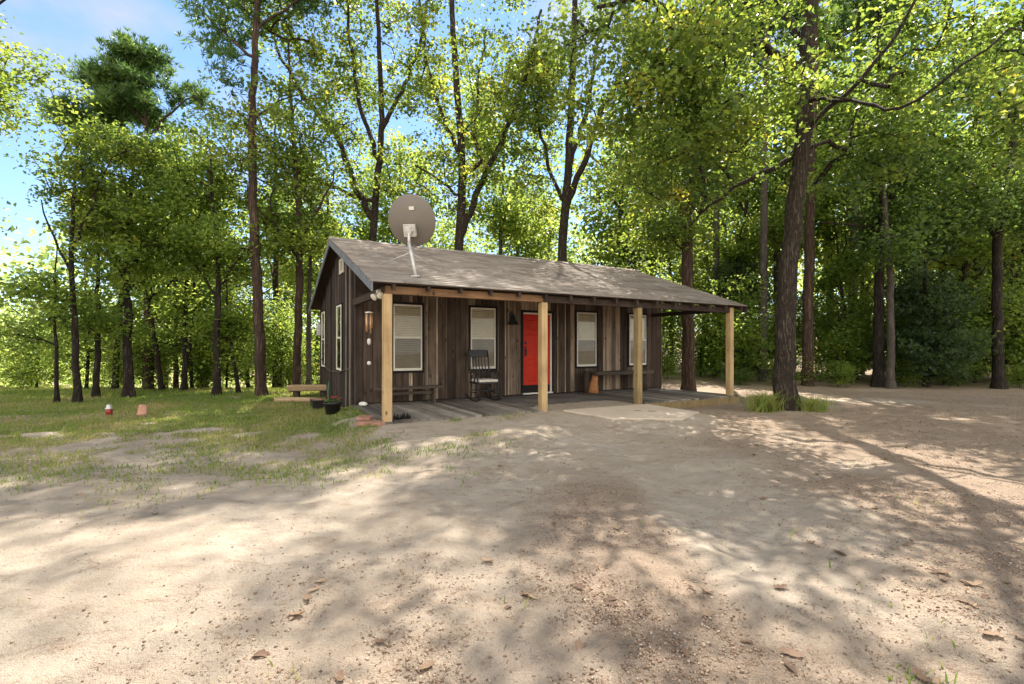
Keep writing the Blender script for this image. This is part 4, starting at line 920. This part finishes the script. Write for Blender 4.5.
# rocking chair
rc = empty('rocking_chair', (-.62, 10.75, DK), R(-62), 'black wooden rocking chair with pale seat cushion on the porch', 'chair')
def part(name, mb, m='black', bevel=0): return mb.build(name, M[m], rc, bevel=bevel)
for s in (-1, 1):
    part('rocker', MB().tube([(-.48 + .1 * k, s * .24, .02 + .16 * ((k - 4.6) / 4.6) ** 2 * .62) for k in range(10)], .018, 8))
    part('leg', MB().tube([(.22, s * .24, .04), (.21, s * .24, .2), (.2, s * .25, .42), (.2, s * .26, .64)], [.016, .022, .018, .016], 8))
    part('leg', MB().tube([(-.2, s * .24, .05), (-.2, s * .23, .22), (-.2, s * .22, .42)], [.016, .022, .018], 8))
    part('back_post', MB().tube([(-.2, s * .22, .42), (-.24, s * .23, .7), (-.31, s * .24, 1.0), (-.36, s * .24, 1.14)], [.02, .02, .018, .012], 8))
    part('armrest', MB().hexa([(-.25, s * .25 - .03, .63), (.26, s * .27 - .035, .65), (.26, s * .27 + .035, .65), (-.25, s * .25 + .03, .63), (-.25, s * .25 - .03, .655), (.26, s * .27 - .035, .68), (.26, s * .27 + .035, .68), (-.25, s * .25 + .03, .655)]), bevel=.008)
    part('spindle', MB().tube([(.02, s * .25, .42), (.02, s * .25, .53), (.02, s * .26, .64)], [.01, .016, .01], 8))
    part('stretcher', MB().tube([(-.2, s * .235, .2), (0, s * .24, .2), (.21, s * .24, .2)], [.009, .014, .009], 8))
part('stretcher', MB().tube([(.21, -.24, .26), (.21, 0, .26), (.21, .24, .26)], [.009, .016, .009], 8))
part('stretcher', MB().tube([(-.2, -.23, .24), (-.2, .23, .24)], .011, 8))
part('seat', MB().box(-.25, .27, -.27, .27, .4, .435), bevel=.012)
cu = MB(); cu.box(-.2, .25, -.23, .23, .437, .5); part('cushion', cu, 'cushion', .025)
part('crest_rail', MB().hexa([(-.345, -.27, .98), (-.32, -.27, .98), (-.32, .27, .98), (-.345, .27, .98), (-.375, -.22, 1.15), (-.35, -.22, 1.15), (-.35, .22, 1.15), (-.375, .22, 1.15)]), bevel=.01)
for k in range(5):
    yy = -.15 + .075 * k; part('spindle', MB().tube([(-.21, yy * .9, .43), (-.245, yy, .62), (-.28, yy, .8), (-.325, yy, .99)], [.009, .015, .012, .008], 8))

# benches on the porch
b = empty('bench', cab(.35, 2.2, DK), RZ, 'low dark plank bench under the window nearest the gable', 'bench')
MB().box(0, 1.45, -.15, .15, .32, .37).build('seat', M['bench'], b, bevel=.008)
for xx in (.14, 1.22): MB().box(xx, xx + .05, -.13, .13, .001, .318).build('leg', M['bench'], b, bevel=.005)
MB().box(.19, 1.22, -.02, .02, .2, .26).build('stretcher', M['bench'], b)
b = empty('bench', cab(6.0, 2.18, DK), RZ, 'long rough slab bench on a tapered orange log leg, behind the third post', 'bench')
sl = MB(); seg = 9
for k in range(seg):
    x0, x1 = 2.05 * k / seg, 2.05 * (k + 1) / seg
    f0, f1 = .02 * math.sin(k * 1.7), .02 * math.sin((k + 1) * 1.7)
    sl.hexa([(x0, -.17 + f0, .47), (x1, -.17 + f1, .47), (x1, .17, .47), (x0, .17, .47), (x0, -.2 + f0, .56 + f0 * .4), (x1, -.2 + f1, .56 + f1 * .4), (x1, .19, .56 + f1 * .3), (x0, .19, .56 + f0 * .3)], .4 + .5 * (k > 5))
sl.build('seat', M['bench'], b)
MB().tube([(.02, 0, .0), (.03, 0, .12), (.06, 0, .3), (.09, 0, .468)], [.16, .135, .1, .085], 14).build('leg', M['orangelog'], b)
MB().tube([(1.8, 0, .0), (1.8, 0, .22), (1.8, 0, .468)], [.13, .12, .12], 14).build('leg', M['darkwood'], b)
k_ = cab(5.86, 2.2)
po = MB().lathe([(.001, 0), (.07, 0), (.1, .05), (.105, .12), (.08, .17), (.085, .185), (.075, .185), (.07, .165), (.001, .15)], 20)
pt = empty('stump', (k_[0], k_[1], DK - .012), RZ, 'dark upright log stump at the end of the slab bench', 'stump')
MB().tube([(0, .06, 0), (.0, .06, .25), (.01, .06, .52), (.01, .06, .58)], [.08, .075, .09, .085], 14).build('trunk', M['darkwood'], pt)

# bell lantern by the door
p = cab(3.72, D - .03, DK + 1.86); bl = empty('wall_lantern', p, RZ, 'black bell shaped wall lantern beside the red door', 'lantern')
MB().box(-.05, .05, 0.0, .012, -.06, .2).build('back_plate', M['black'], bl, bevel=.004)
MB().tube([(0, 0, .15), (0, -.08, .22), (0, -.15, .2), (0, -.16, .15)], .012, 8).build('arm', M['black'], bl)
MB().lathe([(.001, .16), (.03, .155), (.05, .1), (.065, 0), (.14, -.085), (.145, -.095), (.135, -.095), (.06, -.01), (.001, .0)], 24, (0, -.16, 0)).build('shade', M['black'], bl)

# wind chime under the porch end
p = cab(.0, 1.25); zc = DK + 2.07; ch = empty('wind_chime', (p[0], p[1], zc), RZ, 'wind chime with copper tubes hanging from the porch end beam', 'wind chime')
MB().tube([(0, 0, 0), (0, 0, -.22)], .004, 6).build('cord', M['cable'], ch)
MB().lathe([(.001, -.2), (.07, -.215), (.075, -.235), (.001, -.235)], 18).build('cap', M['stone'], ch)
for k in range(5):
    a = k * 2 * math.pi / 5; l_ = .26 + .025 * k; MB().tube([(.055 * math.cos(a), .055 * math.sin(a), -.25), (.055 * math.cos(a), .055 * math.sin(a), -.25 - l_)], .013, 10).build('tube', M['copper'], ch)
MB().tube([(0, 0, -.236), (0, 0, -1.18)], .003, 6).build('cord', M['cable'], ch)
MB().lathe([(.001, .06), (.03, .045), (.036, 0), (.028, -.05), (.001, -.065)], 14, (0, 0, -.76)).build('sail', M['stone'], ch)
MB().lathe([(.001, .04), (.035, .02), (.035, -.02), (.001, -.04)], 14, (0, 0, -1.16)).build('weight', M['stone'], ch)

# floodlight
p = cab(-.05, .28, DK + 2.16); fl = empty('floodlight', p, RZ, 'twin white floodlight under the roof corner above the first post', 'floodlight')
MB().box(-.05, .03, -.05, .05, -.05, .0).build('mount', M['white'], fl, bevel=.006)
for s, a in ((-1, Vector((-.6, -.3, -.45))), (1, Vector((-.1, -.8, -.35)))):
    q = a.normalized().to_track_quat('Z', 'Y').to_matrix().to_4x4()
    MB().lathe([(.001, 0), (.022, 0), (.03, .04), (.055, .1), (.062, .12), (.05, .128), (.001, .132)], 16).xf(Matrix.Translation((-.01, .05 * -s, -.06)) @ q).build('lamp_head', M['white'], fl)

# things along the gable wall and deck corner
def ground_at(px, py):
    z = 0
    for _ in range(6):
        Z = F * (CAM_Z - z) / (py - Y0); x = (px - 512) / F * Z; z = gz(x, Z)
    return np.array([x, Z, z])
p = cab(.12, 2.3, DK + .004); s_ = MB(); s_.lathe([(.001, 0), (.07, .004), (.085, .03), (.07, .065), (.03, .08), (.001, .082)], 14)
o = s_.build('stone', M['stone'], None, p); o.scale = (1.1, .7, 1); set_props(o, 'smooth white stone lying on the deck corner against the wall', 'stone')
def slab(px, py, dz, rz, sx, sy, h, lab, tilt=0):
    g = ground_at(px, py); rr = random.Random(int(px * 7)); n_ = 7; bo = []; to = []
    for k in range(n_):
        a = 2 * math.pi * k / n_; q = rr.uniform(.82, 1.1); bo.append((sx * q * math.cos(a), sy * q * math.sin(a), 0)); to.append((sx * q * .95 * math.cos(a), sy * q * .95 * math.sin(a), h + rr.uniform(-.006, .006)))
    o = MB().add(bo + to, [tuple(reversed(range(n_))), tuple(range(n_, 2 * n_))] + [(i, (i + 1) % n_, (i + 1) % n_ + n_, i + n_) for i in range(n_)]).build('flagstone', M['flag'], None, (g[0], g[1], g[2] + dz), rz, bevel=.008)
    o.rotation_euler = (tilt, tilt * .5, rz); set_props(o, lab, 'flagstone')
slab(368, 424, -.01, .3, .22, .17, .06, 'reddish flagstone lowest of the small pile at the deck corner')
slab(365, 422.5, .055, 1.2, .2, .15, .05, 'reddish flagstone topmost of the small pile at the deck corner', .05)
slab(378, 425, -.005, .8, .15, .12, .055, 'reddish flagstone beside the pile at the first post')
br = empty('boot_brush', tuple(ground_at(402, 421)), RZ, 'small dark bristly boot brush beside the first post', 'boot brush')
MB().box(-.15, .15, -.06, .06, 0, .03).build('base', M['black'], br, bevel=.006)
bb = MB()
for k in range(60): 
    x, y = random.uniform(-.14, .14), random.uniform(-.05, .05); bb.tube([(x, y, .031), (x + random.uniform(-.02, .02), y, random.uniform(.08, .14))], [.007, .004], 5)
bb.build('bristles', M['blackgap'], br)
# flower pot and trough
g = ground_at(332.5, 414); po = empty('flower_pot', tuple(g), 0, 'round black plastic pot of small red flowers by the gable wall', 'flower pot')
MB().lathe([(.001, 0), (.12, 0), (.16, .2), (.175, .2), (.178, .235), (.16, .235), (.15, .19), (.001, .18)], 20).build('pot', M['black'], po)
fo = MB()
for k in range(90):
    a, r_q, z = random.random() * 6.28, random.random() ** .5 * .17, random.uniform(.2, .34); x, y = r_q * math.cos(a), r_q * math.sin(a); s_ = random.uniform(.02, .035)
    u = Vector((random.gauss(0, 1), random.gauss(0, 1), random.gauss(0, .5))).normalized() * s_; w_ = Vector((-u.y, u.x, .3 * s_)); c_ = Vector((x, y, z)); fo.add([c_ - u, c_ + w_ * .5, c_ + u, c_ - w_ * .5], [(0, 1, 2, 3)], random.random())
fo.build('foliage', LEAF_DARK, po)
pe = MB()
for k in range(9):
    a, r_q = random.random() * 6.28, random.random() ** .5 * .16; c_ = (r_q * math.cos(a), r_q * math.sin(a), random.uniform(.28, .37)); pe.lathe([(.001, -.012), (.018, 0), (.01, .012), (.001, .008)], 7, c_)
pe.build('flowers', M['petal'], po)
g = ground_at(317, 408); tr = empty('planter', tuple(g), RZ + 1.57, 'low rectangular black planter trough nearest the back corner of the cabin', 'planter')
MB().hexa([(-.2, -.1, 0), (.2, -.1, 0), (.2, .1, 0), (-.2, .1, 0), (-.24, -.13, .2), (.24, -.13, .2), (.24, .13, .2), (-.24, .13, .2)]).build('trough', M['black'], tr, bevel=.01)
MB().box(-.22, .22, -.11, .11, .201, .206).build('soil', M['flag'], tr)
hs = []
q0 = cab(-.14, 4.9); q1 = cab(-.18, 4.7); 
pts = [(q0[0], q0[1], .55), (q0[0] - .02, q0[1] - .02, .3), (q1[0], q1[1], .06)] + [(*cab(-.2 + .05 * math.sin(k), 4.5 - .22 * k)[:2], .03) for k in range(8)]
o = MB().tube(pts, .022, 8).build('garden_hose', M['hose']); set_props(o, 'green garden hose running along the foot of the gable wall', 'garden hose')
# markers on the grass
g = ground_at(109, 415); o = empty('bucket', tuple(g), 0, 'small red bucket with pale top standing in the grass', 'bucket')
MB().lathe([(.001, 0), (.075, 0), (.09, .15), (.001, .15)], 18).build('body', M['redplastic'], o)
MB().lathe([(.09, .151), (.094, .165), (.07, .18), (.055, .25), (.001, .255)], 18).build('lid', M['steel'], o); o.scale = (.72, .72, .85)
g = ground_at(142.5, 415.5); o = empty('clay_pot', tuple(g), 0, 'small upturned terracotta pot standing in the grass', 'pot')
MB().lathe([(.095, 0), (.1, 0), (.1, .05), (.09, .055), (.06, .22), (.001, .222)], 20).build('body', M['terracotta'], o)
# log bench by the trees
g = ground_at(305, 398); lb = empty('log_bench', (g[0], g[1], gz(g[0], g[1])), .15, 'pale split log bench resting on stumps near the back of the cabin', 'bench')
MB().hexa([(-.42, -.14, .2), (.75, -.14, .2), (.75, .14, .2), (-.42, .14, .2), (-.44, -.19, .36), (.77, -.19, .36), (.77, .19, .36), (-.44, .19, .36)]).build('seat', M['log'], lb, bevel=.03)
for xx in (-.22, .5): MB().tube([(xx, 0, -.05), (xx, 0, .199)], .1, 12).build('leg', M['darkwood'], lb)
g = ground_at(297, 402.5); ll = MB().tube([(-.55, 0, .06), (-.2, .02, .065), (.2, .01, .06), (.62, -.01, .055)], [.07, .075, .07, .065], 12).build('log', M['log'], None, (g[0], g[1], g[2]), .05); set_props(ll, 'pale log lying on the ground in front of the log bench', 'log')

# ------------------------------------------------------------------ light, sky, camera
FILL_CLOUD = 10.0
SUN_AZ, SUN_EL = R(19), R(57)
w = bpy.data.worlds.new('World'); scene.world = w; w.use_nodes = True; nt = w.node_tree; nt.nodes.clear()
out = nt.nodes.new('ShaderNodeOutputWorld'); bg = nt.nodes.new('ShaderNodeBackground'); sky = nt.nodes.new('ShaderNodeTexSky'); sky.sky_type = 'NISHITA'
sky.sun_disc = False; sky.sun_elevation = SUN_EL; sky.sun_rotation = SUN_AZ; sky.air_density = 1.0; sky.dust_density = 0; sky.ozone_density = 4
def wn(t_, **kw):
    n_ = nt.nodes.new(t_)
    for k_, v_ in kw.items(): setattr(n_, k_, v_)
    return n_
hs_ = wn('ShaderNodeHueSaturation'); hs_.inputs['Saturation'].default_value = 1.0; nt.links.new(sky.outputs[0], hs_.inputs['Color'])
tc = wn('ShaderNodeTexCoord'); mp = wn('ShaderNodeMapping'); mp.inputs['Scale'].default_value = (1.6, 1.6, 3.2); mp.inputs['Location'].default_value = (.35, .2, .1)
nz = wn('ShaderNodeTexNoise'); nz.inputs['Scale'].default_value = 1.6; nz.inputs['Detail'].default_value = 7; nz.inputs['Roughness'].default_value = .55
sx = wn('ShaderNodeSeparateXYZ'); nt.links.new(tc.outputs['Generated'], sx.inputs[0])
# unseen clouds added behind camera for fill light; only wisps on the sun's side
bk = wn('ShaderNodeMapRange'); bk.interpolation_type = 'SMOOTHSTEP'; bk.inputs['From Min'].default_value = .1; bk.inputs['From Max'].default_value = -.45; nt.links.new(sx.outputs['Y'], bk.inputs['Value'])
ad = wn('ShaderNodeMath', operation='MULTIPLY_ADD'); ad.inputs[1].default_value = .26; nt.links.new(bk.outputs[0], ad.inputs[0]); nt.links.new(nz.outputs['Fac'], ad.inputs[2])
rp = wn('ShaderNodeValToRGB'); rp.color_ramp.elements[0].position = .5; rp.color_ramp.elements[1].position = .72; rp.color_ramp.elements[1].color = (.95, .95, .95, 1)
cc = wn('ShaderNodeMix', data_type='RGBA'); cc.inputs[6].default_value = (3.0, 3.0, 3.1, 1); cc.inputs[7].default_value = (FILL_CLOUD, FILL_CLOUD * .96, FILL_CLOUD * .88, 1); nt.links.new(bk.outputs[0], cc.inputs[0])
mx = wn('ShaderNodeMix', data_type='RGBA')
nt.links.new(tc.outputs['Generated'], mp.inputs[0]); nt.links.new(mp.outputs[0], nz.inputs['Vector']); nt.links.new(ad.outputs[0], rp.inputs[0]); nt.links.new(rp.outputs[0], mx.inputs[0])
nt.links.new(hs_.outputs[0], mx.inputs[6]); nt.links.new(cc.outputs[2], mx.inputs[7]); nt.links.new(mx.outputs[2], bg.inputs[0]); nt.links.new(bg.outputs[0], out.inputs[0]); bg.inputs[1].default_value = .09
sl_ = bpy.data.lights.new('sun', 'SUN'); sl_.energy = 4.8; sl_.angle = R(.53); sl_.color = (1, .94, .85)
so = bpy.data.objects.new('sun', sl_); col.objects.link(so); so.location = (0, 0, 30)
S = Vector((math.sin(SUN_AZ) * math.cos(SUN_EL), math.cos(SUN_AZ) * math.cos(SUN_EL), math.sin(SUN_EL))); so.rotation_euler = S.to_track_quat('Z', 'Y').to_euler()
cd = bpy.data.cameras.new('camera'); cam = bpy.data.objects.new('camera', cd); col.objects.link(cam); scene.camera = cam
cam.location = (0, 0, CAM_Z); cam.rotation_euler = (R(90), 0, 0); cd.sensor_width = 36; cd.lens = F / 1024 * 36; cd.shift_y = (Y0 - 342) / 1024; cd.clip_end = 3000; cd.clip_start = .05
scene.view_settings.view_transform = 'Standard'; scene.view_settings.look = 'None'; scene.view_settings.exposure = 1.62; scene.view_settings.gamma = 1
cy = scene.cycles; cy.max_bounces = 7; cy.diffuse_bounces = 4; cy.transmission_bounces = 5; cy.transparent_max_bounces = 8; cy.use_denoising = True; cy.caustics_reflective = False; cy.caustics_refractive = False
cy.sample_clamp_indirect = 6
